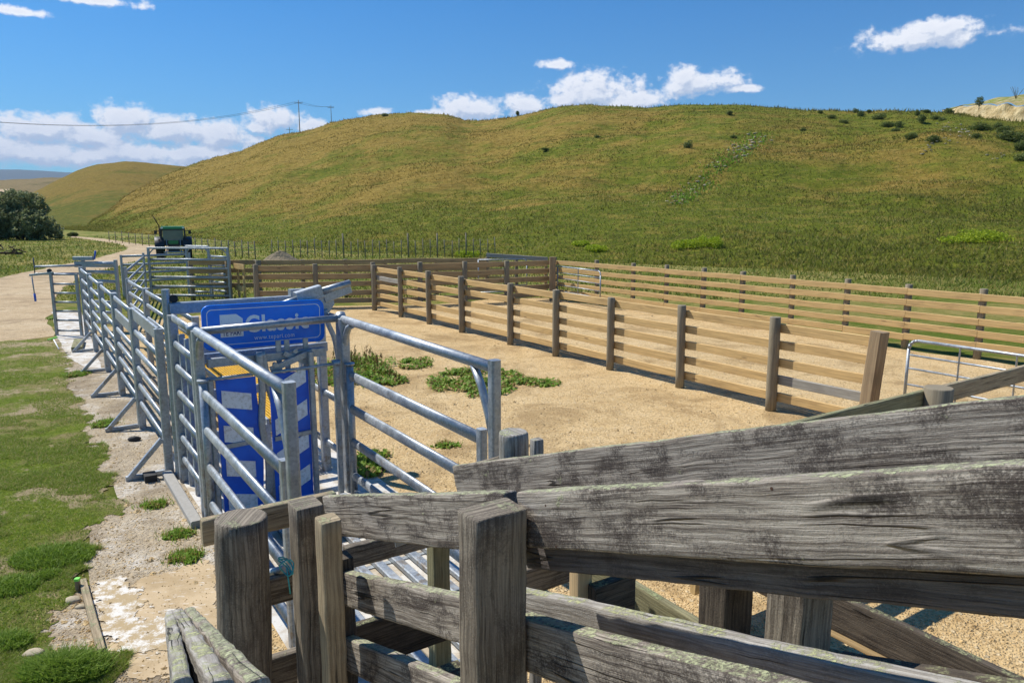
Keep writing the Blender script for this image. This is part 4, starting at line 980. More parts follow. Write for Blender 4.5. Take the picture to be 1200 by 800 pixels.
# far ramp rail fence
RO = .82
def fR(x, y, off=0.0): return V(x, y, PF+FN*(RO+off), FD)
rf = thing('ramp_rail_fence', 'far weathered rail fence of the loading ramp behind the front one', 'fence', (PF.x+FN.x*RO, PF.y+FN.y*RO, .6))
board('long grey top rail with bare left end', 'top_rail', fR(1300, 453), fR(538, 545), .2, .05, W_OLD, parent=rf)
for dz_ in (.40, .74):
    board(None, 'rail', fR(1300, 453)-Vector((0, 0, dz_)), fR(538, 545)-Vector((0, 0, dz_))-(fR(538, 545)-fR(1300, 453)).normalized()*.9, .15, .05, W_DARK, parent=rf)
def rpost(x, w_px, ytop, mat, off, round_=False, dep=.13):
    p = fR(x, ytop, off); r = w_px*p.y/F/2
    if round_:
        mb = MB(); mb.sweep([Vector((p.x, p.y, z)) for z in (0, .5, 1.0, p.z-.05, p.z-.01, p.z)], subdiv(circ(r, 18), .02), hint=FD, wob=.008, wobf=12, scales=[1, 1, 1, 1, .97, .88]); return mb.build('post', mat, rf)
    return sqpost(None, 'post', p, 0, p.z, r*1.7, r*1.5, mat, FD, parent=rf)
rpost(602, 37, 505, W_SILVER, .11, True); rpost(629, 16, 515, W_SILVER, .13)
rpost(513, 27, 612, W_GREEN, -.02); rpost(682, 27, 600, T_NEW, -.09); rpost(856, 60, 600, W_DARK, -.09); rpost(945, 74, 600, W_BROWN, -.09)
board(None, 'short_rail', fR(590, 534, .06), fR(560, 542, .06), .1, .04, W_BROWN, parent=rf)
# ramp floor
fl = MB(); n = 26
for k in range(n):
    s_ = -1.9+k*.145; c0_ = PF+FD*s_; zz = PF.z+slope*s_-1.18
    fl.beam(Vector((c0_.x, c0_.y, zz))+FN*.06, Vector((c0_.x, c0_.y, zz))+FN*(RO-.06), .13, .04, .006)
tag(fl.build('ramp_floor', W_DARK), 'dark plank floor of the loading ramp between its rail fences', 'ramp')
# cross boards at the foot of the ramp
VD = Vv
def cross(x0, y0, dep, x1, h, mat, label, th=.05, name='cross_board'):
    a = D(x0, y0, dep); q = V(x1, 400, a, VD); b = Vector((q.x, q.y, a.z)); return board(label, name, a, b, h, th, mat, cat='board')
cross(236, 608, 3.18, 384, .125, W_FAWN, 'fawn top board behind the round post and the square post at the ramp foot')
cross(296, 682, 3.16, 352, .13, W_BROWN, 'short brown board between the round post and the square post, upper of two')
cross(296, 776, 3.14, 352, .2, W_BROWN, 'short brown board between the round post and the square post, lower of two')
cross(404, 640, 3.75, 540, .125, W_BROWN, 'brown board with a steel strap bolted on it, behind the front rails')
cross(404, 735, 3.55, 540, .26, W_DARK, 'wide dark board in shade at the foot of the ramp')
cross(606, 668, 3.1, 668, .13, W_BROWN, 'brown cross board left of the fresh tan post')
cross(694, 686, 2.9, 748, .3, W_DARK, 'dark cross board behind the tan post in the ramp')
hb = MB(); a = D(463, 636, 3.70); q = V(500, 400, a, VD); b = Vector((q.x, q.y, a.z+.02)); hb.beam(a-VD.cross(Vector((0, 0, 1)))*0, b, .012, .05, .004); hs = hb.build('strap_hinge', GALV); tag(hs, 'galvanised strap bolted on the brown board behind the front rails', 'hinge')
# round post, square posts
rp = D(270, 607, 3.0)
mb = MB(); r = 32.5*3.0/F; nn_ = 30
pts = [Vector((rp.x+.0015*k, rp.y, rp.z*k/nn_)) for k in range(nn_+1)]+[Vector((rp.x+.0015*nn_, rp.y, rp.z+.004))]
mb.sweep(pts, subdiv(circ(r, 26), .03), hint=(0, 1, 0), wob=.006, wobf=7, scales=[1.0]*(nn_-1)+[.995, .98, .90]); tag(mb.build('round_post', W_BROWN), 'thick round weathered post at the lower left, its ringed top level with the boards', 'post')
p_ = D(358, 590, 3.07); sqpost('square dark post with a sloping top, right of the round post', 'square_post', p_, 0, p_.z, .13, .12, W_BROWN, VD)
p_ = D(384, 608, 2.86); sqpost('narrow fawn-brown post standing nearest between the square post and the rails', 'square_post', p_, 0, p_.z, .095, .085, W_FAWN, VD)
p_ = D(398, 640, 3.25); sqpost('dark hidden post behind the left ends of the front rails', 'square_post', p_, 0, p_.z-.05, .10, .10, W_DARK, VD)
# low handrail boards coming toward the camera at the bottom left
hr = thing('handrail', 'lichen-covered triple-board handrail end at the bottom left corner', 'handrail', (D(211, 715, 2.3).x, D(211, 715, 2.3).y, .9))
def hb_(x0, y0, x1, y1, w0, w1, mat, dz_=0):
    a, b = D(x0, y0, 2.35), D(x1, y1, .98); n = 30; mb = MB()
    pts = [a.lerp(b, k/n)+Vector((0, 0, -.09+.004*noise.noise(Vector((k*.4, x0, 0))))) for k in range(n+1)]
    mb.sweep(pts, subdiv(rrect(w0, .18, .008, 2), .012), smooth=True, wob=.004, wobf=20); mb.build('board', mat, hr)
hb_(222, 714, 306, 806, .034, 1, W_OLD); hb_(209, 716, 262, 806, .036, 1, W_SILVER); hb_(199, 719, 215, 806, .030, 1, W_SILVER)
p_ = D(205, 724, 2.30); sqpost(None, 'post', p_, 0, p_.z-.03, .08, .05, W_SILVER, VD, parent=hr)
# cross fence beyond the ramp (runs across to the right)
k1 = G(951, 489, 1.3)
kf = thing('board_fence', 'greenish treated board fence beyond the ramp on the right, seen over its rail', 'fence', (k1.x, k1.y, 0))
ka = k1-Vv*1.2; kb = k1+Vv*6
for z in (0, -.3, -.6, -.9): 
    board(None, 'rail', Vector((ka.x, ka.y, 1.3+z)), Vector((k1.x, k1.y, 1.3+z))+Vv*1.68, .16, .05, W_GREEN if z == 0 else T_GOLD, parent=kf, step=.2)
    board(None, 'rail', Vector((k1.x, k1.y, 1.3+z))+Vv*1.69, Vector((kb.x, kb.y, 1.3+z)), .16, .05, W_FAWN if z == 0 else T_GOLD, parent=kf, step=.2)
for tt in (-1.0, 1.62, 4.2):
    p = k1+Vv*tt+U*(-.10); mb = MB(); mb.sweep([Vector((p.x, p.y, z)) for z in (0, .6, 1.33, 1.34)], circ(.115, 18), hint=U, scales=[1, 1, 1, .93], wob=.006); mb.build('post', T_POST, kf)
# low side yard fence under and right of the ramp (horizontal boards along the race direction)
def uboard(x0, y0, z, L0, L1, h, mat, label, th=.045):
    a = G(x0, y0, z); return board(label, 'side_board', a+U*L0, a-U*L1, h, th, mat, cat='board', step=.1)
uboard(757, 700, .80, .05, 2.2, .14, T_NEW, 'golden side board sloping away under the grey-green plank right of the ramp')
uboard(720, 668, .98, .4, 2.2, .17, W_GREEN, 'grey-green plank above the golden side board, with nail ends showing')
uboard(982, 717, .62, .10, 1.6, .15, T_NEW, 'new golden board low on the far right below the dark plank')
uboard(975, 692, .88, .7, 2.0, .20, W_DARK, 'dark stained plank at the lower right in front of the gravel')
uboard(697, 700, .55, .05, .5, .10, T_NEW, 'short golden offcut leaning beside the tan post')
p_ = G(962, 765, .3); mb = MB(); q_ = D(985, 745, 3.3); mb.sweep([Vector((q_.x+.55, q_.y+.2, z)) for z in (0, .3, .58, .59)], circ(.12, 16), hint=U, scales=[1, 1, 1, .92], wob=.006); tag(mb.build('stub_post', W_DARK), 'low round dark post stub below the dark plank at lower right', 'post')
# twine and bolt at the left gate
mb = MB(); c = D(336, 665, 3.0)
for k in range(3): mb.sweep([c+Vector((.03*math.cos(a+k), .015*math.sin(a*2+k), .035*math.sin(a)+.01*k)) for a in [R(30*i) for i in range(12)]], circ(.003, 5), closed=True)
mb.sweep([c, c+Vector((.005, 0, -.06)), c+Vector((.01, 0, -.12))], circ(.0035, 5)); tag(mb.build('twine', TEAL), 'knot of teal baling twine tied on the square post', 'twine')
mb = MB(); mb.rod(D(303, 674, 3.35), D(334, 666, 3.2), .018); tag(mb.build('gate_pin', GALV), 'short galvanised pin held by the teal twine', 'pin')

# ------------------------------------------------------------------ plants
def clump(mb, c, rx, ry, h, n, leaf=(.06, .14), wd=.026, droop=.8):
    for i in range(n):
        a = random.uniform(0, 6.283); rr = math.sqrt(random.random()); x = c.x+math.cos(a)*rr*rx; y = c.y+math.sin(a)*rr*ry
        if noise.noise(Vector((x*2.6, y*2.6, 0)))+.6*noise.noise(Vector((x*8, y*8, 2))) < -.14+.25*max(0, rr-.6)*2: continue
        hh = h*(1-.6*rr*rr)*random.uniform(.3, 1)*(1+.5*noise.noise(Vector((x*4, y*4, 1)))); L = random.uniform(*leaf); aa = random.uniform(0, 6.283); d = Vector((math.cos(aa), math.sin(aa), 0)); s = Vector((-d.y, d.x, 0))*wd*random.uniform(.6, 1.3)
        p = Vector((x, y, c.z+hh*.5)); b = len(mb.v); up_ = random.uniform(.1, 1.0); q1 = p+d*L*.5+Vector((0, 0, L*.5*up_)); q2_ = p+d*L+Vector((0, 0, L*.5*(up_-droop)))
        for v in (p, q1+s, q2_, q1-s): mb.v.append(tuple(v))
        mb.face((b, b+1, b+2, b+3))
        if random.random() < .55: blade(mb, x+random.gauss(0, .05), y+random.gauss(0, .05), c.z, hh*random.uniform(.6, 1.5)+.03, .005, .7)
def weed(label, x, y, wpx, hpx, hgt, n, seeds=0, leaf=(.06, .14)):
    c = G(x, y); k = c.y/F; rx = wpx*k/2; ry = min(hpx*k*c.y/H/2, rx*1.6); g = thing('weed_clump', label, 'weeds', c, 'weed clumps on the gravel')
    mb = MB(); clump(mb, c, rx, ry, hgt, n, leaf)
    if seeds:
        mb.m = 1
        for i in range(seeds):
            a = random.uniform(0, 6.28); r_ = random.random()*.7; x_ = c.x+math.cos(a)*rx*r_; y_ = c.y+math.sin(a)*ry*r_; hh = hgt*random.uniform(.8, 1.5)
            for j in range(10): blade(mb, x_+random.uniform(-.02, .02), y_+random.uniform(-.02, .02), hh*random.uniform(.35, .9), .05, .012, .8)
            mb.rod((x_, y_, 0), (x_, y_, hh*.9), .004, 4)
    mb.build('leaves', [L_DOCK, L_SEED], g)
    return g
weed('tallest bushy dock weeds with brown seed stalks, right behind the blue sign', 412, 437, 116, 42, .32, 2600, 40)
weed('small flat weed patch beyond the right wing gate', 487, 427, 40, 12, .14, 500)
weed('wide low dock plants in the middle of the gravel', 560, 448, 116, 34, .19, 2600, 5)
weed('sparse right end of the weeds trailing onto bare gravel', 625, 449, 66, 11, .10, 700, 0, (.04, .09))
weed('low green weeds seen between the rails of the right wing gate', 436, 545, 56, 42, .16, 1500, 0, (.04, .1))
weed('thin brownish weeds just above the right wing gate rails', 457, 447, 60, 10, .14, 420, 5)
weed('tiny weed tuft on gravel below the wing gate top rail', 522, 522, 34, 8, .06, 200, 0, (.03, .06))
weed('small green weed patch on the bare lane nearest the round post', 222, 654, 42, 20, .06, 900, 0, (.02, .05))
weed('small narrow weed patch on the bare lane above the nearest one', 207, 627, 38, 12, .05, 600, 0, (.02, .05))
weed('weed tuft at the grass edge beside the nearest brace foot', 182, 592, 28, 12, .06, 450, 0, (.02, .05))
weed('grey-green weeds at the grass edge by the middle brace', 124, 497, 22, 18, .08, 450, 0, (.03, .06))
weed('green weeds along the verge edge near the farthest braces', 88, 440, 26, 40, .10, 700, 0, (.03, .07))
weed('tuft of weeds growing by the concrete pad at the lever gate', 58, 374, 10, 8, .12, 160, 0, (.04, .09))
def tuft(label, x, y, wpx, hpx, hgt, n):
    c = G(x, y); k = c.y/F; rx = wpx*k/2; ry = hpx*k*c.y/H/2; mb = MB()
    for i in range(n):
        a = random.uniform(0, 6.283); r_ = math.sqrt(random.random()); blade(mb, c.x+math.cos(a)*rx*r_, c.y+math.sin(a)*ry*r_, .005, hgt*random.uniform(.45, 1)*(1.1-.5*r_), .0035, 1.2, 2)
    tag(mb.build('grass_tuft', L_TUFT), label, 'grass tuft', 'grass tufts on the verge')
tuft('largest long grass tuft at the bottom edge beside the sunken batten', 78, 790, 110, 46, .17, 4200)
tuft('long grass tuft at the middle of the verge near its inner edge', 62, 655, 100, 34, .11, 3000)
tuft('ragged grass tuft at the bottom left corner', 8, 756, 60, 30, .10, 1300)
tuft('small grass tuft between the big tufts on the verge', 56, 676, 30, 14, .08, 500)
tuft('grass tuft at the lower left above the corner one', 12, 690, 70, 30, .10, 1500)
# stones
for i, (x, y, r_, lb) in enumerate(((86, 705, .045, 'pale stone against the sunken batten, larger of two'), (95, 712, .03, 'pale stone against the sunken batten, smaller of two'), (40, 768, .05, 'flat pale stone lying at the edge of the bottom grass tuft'), (105, 558, .022, 'small pale stone on the verge, upper of two'), (104, 566, .018, 'small pale stone on the verge, lower of two'))):
    g = G(x, y); mb = MB(); mb.ball(g+Vector((0, 0, r_*.3)), r_, 10, 7, (1.3, .9, .6), .35, 2.2); tag(mb.build('stone', STONE), lb, 'stone')
# sunken batten with green peg
mb = MB(); a, b = G(97, 681, .03), G(119, 764, .03); mb.sweep([a, b], rrect(.05, .05, .004), smooth=False, wob=.002); tag(mb.build('timber_batten', W_FAWN), 'pale sunken timber batten between grass and spilt lime', 'batten')
mb = MB(); c = G(92, 693); mb.beam(c, c+Vector((0, 0, .09)), .03, .03); pg = thing('survey_peg', 'short wooden peg with fluorescent green top beside the batten', 'peg', c); mb.build('peg_body', T_BIG, pg)
MB().beam(c+Vector((0, 0, .091)), c+Vector((0, 0, .11)), .034, .034).build('painted_top', FLUO, pg)
# green marker stick and wood block at the lever gate
g1_ = thing('marker_stick', 'white stick with fluorescent green crosspiece lying at the verge edge', 'marker', G(66, 398))
MB().rod(G(62, 396, .05), G(69, 409, .02), .012).build('stick', WHITE, g1_); MB().beam(G(56, 398, .06), G(67, 395, .08), .03, .03).build('crosspiece', FLUO, g1_)
mb = MB(); mb.beam(G(93, 399, .05), G(90, 409, .05), .20, .09, .01); tag(mb.build('wood_block', W_GREEN), 'pale wood block beside the first brace near the lever gate', 'block')
mb = MB(); mb.ball(Y(3.0, -.25, .03), .06, 10, 6, (1.3, .8, .6), .4); tag(mb.build('black_clod', RUB), 'small dark clod under the left race wall', 'clod')

# bushes
def leaf_cloud(mb, lobes, n, size, zmin=None):
    tot = sum(l[3]*l[4]*l[5] for l in lobes)
    for (cx, cy, cz, rx, ry, rz) in lobes:
        m_ = int(n*rx*ry*rz/tot)
        for i in range(m_):
            th = random.uniform(0, 6.283); u_ = random.uniform(-1, 1); rr = random.random()**.28; s_ = math.sqrt(1-u_*u_)
            d = Vector((s_*math.cos(th), s_*math.sin(th), u_)); k = rr*(1+.35*noise.noise(d*2.4+Vector((cx, cy, cz))))
            p = Vector((cx+d.x*rx*k, cy+d.y*ry*k, cz+d.z*rz*k))
            if zmin is not None and p.z < zmin: continue
            if noise.noise(p*(1.2/max(rx, .5)*2)) < -.28: continue
            a = Vector((random.gauss(0, 1), random.gauss(0, 1), random.gauss(0, 1))).normalized(); b_ = a.cross(Vector((random.gauss(0, 1), random.gauss(0, 1), random.gauss(0, 1)))).normalized()
            s0 = size*random.uniform(.5, 1.3); bi = len(mb.v)
            for v in (p-a*s0, p+b_*s0*.35, p+a*s0, p-b_*s0*.35): mb.v.append(tuple(v))
            mb.face((bi, bi+1, bi+2, bi+3))
bc = G(28, 281); k = bc.y/F
bt = thing('willow_bush', 'large dark olive-green bush at the left edge beside the road', 'bush', bc)
lobes = []
for (x, y, rw, rh) in ((5, 262, 26, 20), (32, 245, 27, 20), (-25, 255, 34, 26), (55, 263, 22, 17), (20, 258, 28, 22), (42, 270, 20, 11), (66, 270, 11, 9), (-5, 242, 18, 16), (22, 233, 14, 10)):
    lobes.append(((x-600)*k, bc.y+random.uniform(-1.5, 1.5), H-(y-250)*k, rw*k, rw*k*.8, rh*k))
mb = MB(); leaf_cloud(mb, lobes, 42000, .20, .05); mb.build('crown', L_OLIVE, bt)
mb = MB()
for dx in (-1.5, -.3, .8, 2): mb.sweep([bc+Vector((dx*.4, 0, 0)), bc+Vector((dx*.8, .2, 1.2)), bc+Vector((dx*1.4, 0, 3.2))], circ(.14, 7), scales=[1.2, .8, .3])
mb.build('trunk', BARK, bt)
for (x, y, w_, h_, lb) in ((69, 279, 7, 9, 'small round shrub at the right foot of the large bush'), (85, 276, 9, 4, 'low dark shrub by the road bend')):
    g = G(x, y+1); k = g.y/F; mb = MB(); t_ = thing('shrub', lb, 'shrub', g); leaf_cloud(mb, [(g.x, g.y, h_*k*.5, w_*k/2*1.3, w_*k/2, h_*k*.6)], 1500, .13, 0); mb.build('crown', L_SCRUB, t_); MB().rod(g, g+Vector((0, 0, h_*k*.5)), .05).build('stem', BARK, t_)
def on_main(x, y, dmax=260):
    r = ray(x, y); d = 28.0
    while d < dmax:
        z = H+r.z/r.y*d
        if main_h(r.x/r.y*d, d) >= z: return Vector((r.x/r.y*d, d, z))
        d += .4
    c = interp(MCT, r.x/r.y); return Vector((r.x/r.y*c, c, main_h(r.x/r.y*c, c)))
scr = []
def make_scrub(k):
    mb = MB(); t_ = thing('scrub_bush', 'x', 'shrub', (0, 0, 0)); lb = [(random.uniform(-.4, .4), random.uniform(-.3, .3), random.uniform(.35, .8), random.uniform(.4, .7), random.uniform(.4, .6), random.uniform(.35, .6)) for _ in range(4+k)]
    leaf_cloud(mb, lb, 1500, .10, 0); mb.build('crown', L_SCRUB, t_); MB().rod((0, 0, -.1), (0, 0, .7), .04).build('stem', BARK, t_); return t_
protos = [make_scrub(k) for k in range(3)]
def dup(root, loc, rz, sc, label, group):
    r = root.copy(); COL.objects.link(r); r.location = loc; r.rotation_euler = (0, 0, rz); r.scale = sc; r['label'] = label; r['group'] = group
    for ch in list(root.children):
        c = ch.copy(); COL.objects.link(c); c.parent = r
    return r
SCRUB_LABELS = {0: 'leftmost small bush of the row on the right skyline, half over its lower neighbour', 1: 'round bush just under the leftmost skyline bush on the right slope', 2: 'tiny skyline bush right of the leftmost skyline bushes', 3: 'wide low bush below the skyline, left end of the scrub band', 4: 'low bush in the middle of the scrub band', 5: 'bush at the right end of the scrub band below the skyline', 6: 'small bush lowest of the left scrub band', 7: 'skyline bush above the darkest upright scrub bush', 8: 'darkest upright scrub bush near the skyline left of the clay bank', 9: 'bush between the darkest upright one and the clay bank', 10: 'wide pale bush in the open below the scrub band', 11: 'solitary round bush lowest below the clay bank', 12: 'small bush at the foot of the left tip of the clay bank', 13: 'brighter bush touching the left tip of the clay bank on the skyline', 14: 'small skyline bush left of the bank tip', 15: 'wide bush directly under the clay bank', 16: 'bush under the middle of the clay bank', 17: 'thin small bush below the wide one under the clay bank', 18: 'largest scrub bush at the right edge of the slope', 19: 'dark bush at the right edge, just below the largest', 20: 'bush joining the bank scrub and the largest right bush', 21: 'lowest dark bush at the right edge of the slope', 22: 'small bush left of the skyline row on the right slope', 23: 'tiny skyline bush left of the whole right-hand row', 24: 'low flat bush below the left end of the skyline row', 25: 'small low bush in the open left of the skyline row', 30: 'small bush left of the upper rock slip', 31: 'small low bush high on the middle slope', 32: 'flat bush high on the slope, left of the middle one'}
scrub_px = [(1003, 130, 6, 8), (1009, 134, 8, 9), (1019, 131, 5, 6), (1030, 137, 14, 10), (1040, 146, 13, 8), (1053, 147, 12, 11), (1049, 152, 8, 7), (1075, 133, 8, 9), (1080, 141, 12, 13), (1097, 138, 10, 8), (1068, 160, 18, 10), (1092, 164, 12, 12), (1104, 140, 8, 7), (1112, 131, 12, 9), (1087, 131, 9, 6), (1150, 149, 22, 12), (1168, 148, 14, 10), (1145, 160, 8, 9), (1184, 160, 24, 18), (1195, 172, 18, 15), (1178, 152, 16, 10), (1198, 184, 16, 14), (975, 137, 10, 6), (962, 132, 7, 6), (988, 142, 12, 6), (941, 152, 9, 5), (855, 133, 10, 7), (806, 170, 9, 13), (451, 135, 7, 5), (607, 131, 5, 8), (860, 160, 7, 6), (700, 160, 7, 5), (640, 175, 10, 5)]
for i, (x, y, w_, h_) in enumerate(scrub_px):
    p = on_main(x, y+h_*.3); k = p.y/F; root = protos[i % 3]; s = (w_*k*.85, w_*k*.6, h_*k*.66)
    lb = {**SCRUB_LABELS, 28: 'small dark bush on the skyline near the saddle of the hill', 29: 'lone small dark bush on the middle hilltop', 27: 'dark upright bush alone in the middle of the right slope', 26: 'small bush just below the right crest'}.get(i, 'dark green scrub bush on the upper right slope below the clay bank')
    o = dup(root, p-Vector((0, 0, .1)), random.uniform(0, 6), s, lb, 'scrub bushes on the hill')
for p in protos:
    for c in list(p.children): bpy.data.objects.remove(c)
    bpy.data.objects.remove(p)
# lime green plants
for (x, y, w_, h_, lb) in ((1160, 277, 70, 17, 'larger lime green gorse-like patch at the right edge of the slope'), (1115, 281, 50, 10, 'low lime green patch just left of the larger one'), (797, 285, 34, 14, 'bright lime plant low on the slope, left of its neighbour'), (826, 284, 30, 16, 'bright lime plant low on the slope, right of its neighbour'), (548, 297, 34, 9, 'lime green weeds behind the far wire fence'), (680, 285, 20, 7, 'small lime plant halfway between the gates and hill'), (700, 290, 24, 8, 'dim lime plant above the centre gate')):
    p = on_main(x, y+h_*.3); k = p.y/F; t_ = thing('lime_plant', lb, 'plant', p, 'lime green plants'); mb = MB()
    lb_ = [(p.x+random.uniform(-.4, .4)*w_*k, p.y+random.uniform(-.6, .6), p.z+h_*k*random.uniform(.1, .35), w_*k*.22, .8, h_*k*.45) for _ in range(6)]
    leaf_cloud(mb, lb_, 3200, .075); mb.build('foliage', L_GORSE, t_)
# slips of rock on the slope
def slip(label, pts, n, rpx):
    mb = MB()
    for i in range(n):
        x0, y0 = random.choice(pts); x, y = x0+random.gauss(0, 7), y0+random.gauss(0, 3.2); p = on_main(x, y); k = p.y/F
        mb.ball(p+Vector((0, -.1, .15)), rpx*k*random.uniform(.3, 1.0), 6, 4, (random.uniform(.9, 2.2), 1, random.uniform(.35, .6)), .9, 2)
    tag(mb.build('rock_slip', STONE), label, 'rocks', kind='stuff')
slip('pale rocks of the upper slip on the right slope', [(888, 163), (880, 168), (872, 174), (866, 178)], 60, 1.7)
slip('pale rocks of the lower slip on the slope', [(829, 213), (818, 217), (806, 222), (797, 232), (793, 236), (838, 196)], 60, 1.5)
slip('pale rock fragments scattered under the clay bank', [(1122, 153), (1108, 165), (1090, 170), (1132, 156), (1105, 148), (1075, 175), (1165, 185), (1088, 176)], 70, 1.3)
mb = MB()
for i in range(1500):
    x0, y0 = random.choice([(888, 163), (876, 172), (866, 179), (852, 188), (840, 198), (829, 213), (815, 220), (800, 232)]); p = on_main(x0+random.gauss(0, 8), y0+random.gauss(0, 4)); blade(mb, p.x, p.y, p.z, .28, .12, 1.0)
tag(mb.build('green_flush', L_DOCK, base=(0, 0, 0)), 'greener grass around the rock slips', 'grass', kind='stuff')
# clay bank on the right skyline
mb = MB(); mbg = MB(); cb = [(1108, 130, 130), (1118, 127, 132), (1130, 124, 134), (1145, 123, 137), (1160, 123.5, 140), (1180, 123.5, 142), (1200, 124, 146), (1240, 124, 150), (1300, 122, 156)]
cb2 = []
for a_, b_ in zip(cb, cb[1:]):
    for k in range(5): cb2.append(tuple(a_[j]+(b_[j]-a_[j])*k/5 for j in range(3)))
rows = 7
for (x, yt, yb) in cb2:
    for j in range(rows+1):
        y = yb+4+(yt-yb-4)*j/rows; dd = interp(MCT, px2t(x))+1+2.5*j/rows; p = D(x, y, dd); p += noise.noise_vector(p*.45)*.7; mb.v.append(tuple(p))
nc = len(cb2)
for i in range(nc-1):
    for j in range(rows): a_ = i*(rows+1)+j; mb.face((a_, a_+rows+1, a_+rows+2, a_+1), None, True)
struct(mb.build('clay_bank', CLAY, base=(0, 0, 0)))
capt = [(1108, 130), (1130, 122.5), (1145, 121), (1160, 117), (1180, 113), (1200, 110.5), (1300, 100)]
for ci_, (x, yt, yb) in enumerate(cb2):
    for j in range(6):
        yy = yt-1+(interp(capt, x)-yt+1)*j/4 if j < 5 else interp(capt, x)+1; dd = interp(MCT, px2t(x))+2.9+12*j/4; p = D(x, yy, dd); p.z += .3*noise.noise(p*.4)
        if j == 0: p = Vector(mb.v[ci_*(rows+1)+rows])+Vector((0, -.15, .1))
        mbg.v.append(tuple(p))
for i in range(nc-1):
    for j in range(5): a_ = i*6+j; mbg.face((a_, a_+6, a_+7, a_+1), None, True)
struct(mbg.build('bank_top', VERGE, base=(0, 0, 0)))
p = D(1148, 119, 118); t_ = thing('shrub', 'dark shrub standing on top of the clay bank', 'shrub', p); mb = MB(); leaf_cloud(mb, [(p.x, p.y, p.z, .6, .5, .75)], 700, .12); mb.build('crown', L_SCRUB, t_)
MB().rod(p-Vector((0, 0, 1.2)), p, .05).build('stem', BARK, t_)
p = D(1191, 112, 116); t_ = thing('bare_shrub', 'bare twiggy shrub on the skyline above the clay bank', 'shrub', p-Vector((0, 0, .3))); mb = MB()
for i in range(14): mb.rod(p-Vector((0, 0, .5)), p+Vector((random.uniform(-.9, .9), random.uniform(-.4, .4), random.uniform(.5, 1.4))), .018, 4)
mb.build('twigs', BARK, t_)
# little skyline bumps of scrub on the far hill are covered by its own noise

# ------------------------------------------------------------------ wire fences
def wire_fence(label, pts, h, n_wires=3, pr=.05, tall=()):
    f = thing('wire_fence', label, 'fence', pts[0])
    for i, p in enumerate(pts):
        hh = h*(1.35 if i in tall else random.uniform(.9, 1.08)); MB().rod(p-Vector((0, 0, .1)), p+Vector((random.uniform(-.04, .04), 0, hh)), pr*(1.6 if i in tall else 1), 6).build('post', T_POST, f)
    for k in range(n_wires):
        mb = MB(); z = h*(.9-.28*k)
        for a, b in zip(pts, pts[1:]): mb.rod(a+Vector((0, 0, z)), b+Vector((0, 0, z)), .006, 3)
        mb.build('wire', WIRE, f)
wp = []
for i in range(32):
    x = 300+i*9.0; y = 303.0; g = G(x, 306-.004*(x-300)); g.y += 3; g.z = main_h(g.x, g.y); wp.append(g)
wire_fence('post and wire farm fence along the hill foot behind the yards', wp, 1.15, 3, .032, tall=(19, 23, 27, 10))
wp = []
for i in range(23):
    x = 128+i*7.8; y = 283+i*.95; g = G(x, min(y, 304)); wp.append(Vector((g.x, g.y, main_h(g.x, g.y))))
wire_fence('leaning post and wire fence climbing left behind the tractor', wp, 1.1, 3, .035)
# ------------------------------------------------------------------ soil heap
g = G(330, 309); mb = MB(); nr, na = 12, 30; k = g.y/F
for j in range(nr+1):
    for i in range(na):
        a = 2*math.pi*i/na; r_ = j/nr; hz_ = (1-r_)**.8*15*k; x = g.x+math.cos(a)*r_*26*k; y = g.y+math.sin(a)*r_*24*k; nn_ = noise.noise(Vector((x*2, y*2, 0)))*.22+noise.noise(Vector((x*6, y*6, 0)))*.08
        mb.v.append((x, y, max(0, hz_+nn_*(1-r_)*1.3)))
for j in range(nr):
    for i in range(na): mb.face((j*na+i, (j+1)*na+i, (j+1)*na+(i+1) % na, j*na+(i+1) % na), None, False)
tag(mb.build('soil_heap', SOIL), 'brown heap of soil and stones behind the back fence', 'soil heap')
# scrap heap
g = G(12, 299); k = g.y/F; t_ = thing('scrap_heap', 'rusty broken implement lying in the paddock at the left edge', 'scrap', g)
for i in range(16):
    a = g+Vector((random.uniform(-1.2, .7), random.uniform(-.3, .3), random.uniform(.02, .5))); b = a+Vector((random.uniform(-.5, .6), random.uniform(-.2, .2), random.uniform(-.3, .45))); b.z = max(b.z, .03)
    MB().beam(a, b, .07, .06).build('bar', RUST if i % 3 else T_BACK, t_)
MB().sweep([g+Vector((-1.1, 0, .15)), g+Vector((.75, .1, .12))], rrect(.12, .14, .02), smooth=False).build('beam', RUST, t_)
# ------------------------------------------------------------------ power poles
def pole(label, x, ytop, ybase, dist, arm=1.0):
    b = D(x, ybase, dist); t_ = D(x, ytop, dist); L = t_.z-b.z+1.0; p = thing('power_pole', label, 'power pole', b-Vector((0, 0, 1))); r_ = max(.10, L*.012)
    bb = b-Vector((0, 0, 1)); MB().sweep([bb, bb+Vector((0, 0, L))], circ(r_, 8), hint=(0, 1, 0), scales=[1.2, .8]).build('pole_shaft', POLE, p)
    z = bb.z+L-.9*arm; MB().beam((bb.x-1.25*arm, bb.y, z), (bb.x+1.25*arm, bb.y, z), .10, .12).build('crossarm', POLE, p)
    for dx in (-1.15, -.45, .45, 1.15):
        if L > 5: MB().rod((bb.x+dx*arm, bb.y, z+.06), (bb.x+dx*arm, bb.y, z+.36), .07, 6).build('insulator', POLE, p)
    return Vector((bb.x, bb.y, z+.36))
t1 = pole('tallest power pole with crossarm on the left skyline', 351.5, 117.5, 157, 245, 1.0); t2 = pole('second power pole right of the tallest', 388.5, 123.5, 145.5, 262, .85); t3 = pole('short pole with crossarm low on the ridge, left of the tallest', 339.5, 149, 157, 252, .9)
far_end = D(-160, 126, 160)
wt = thing('power_line', 'thin sagging power line crossing the sky at the left', 'power line', t1)
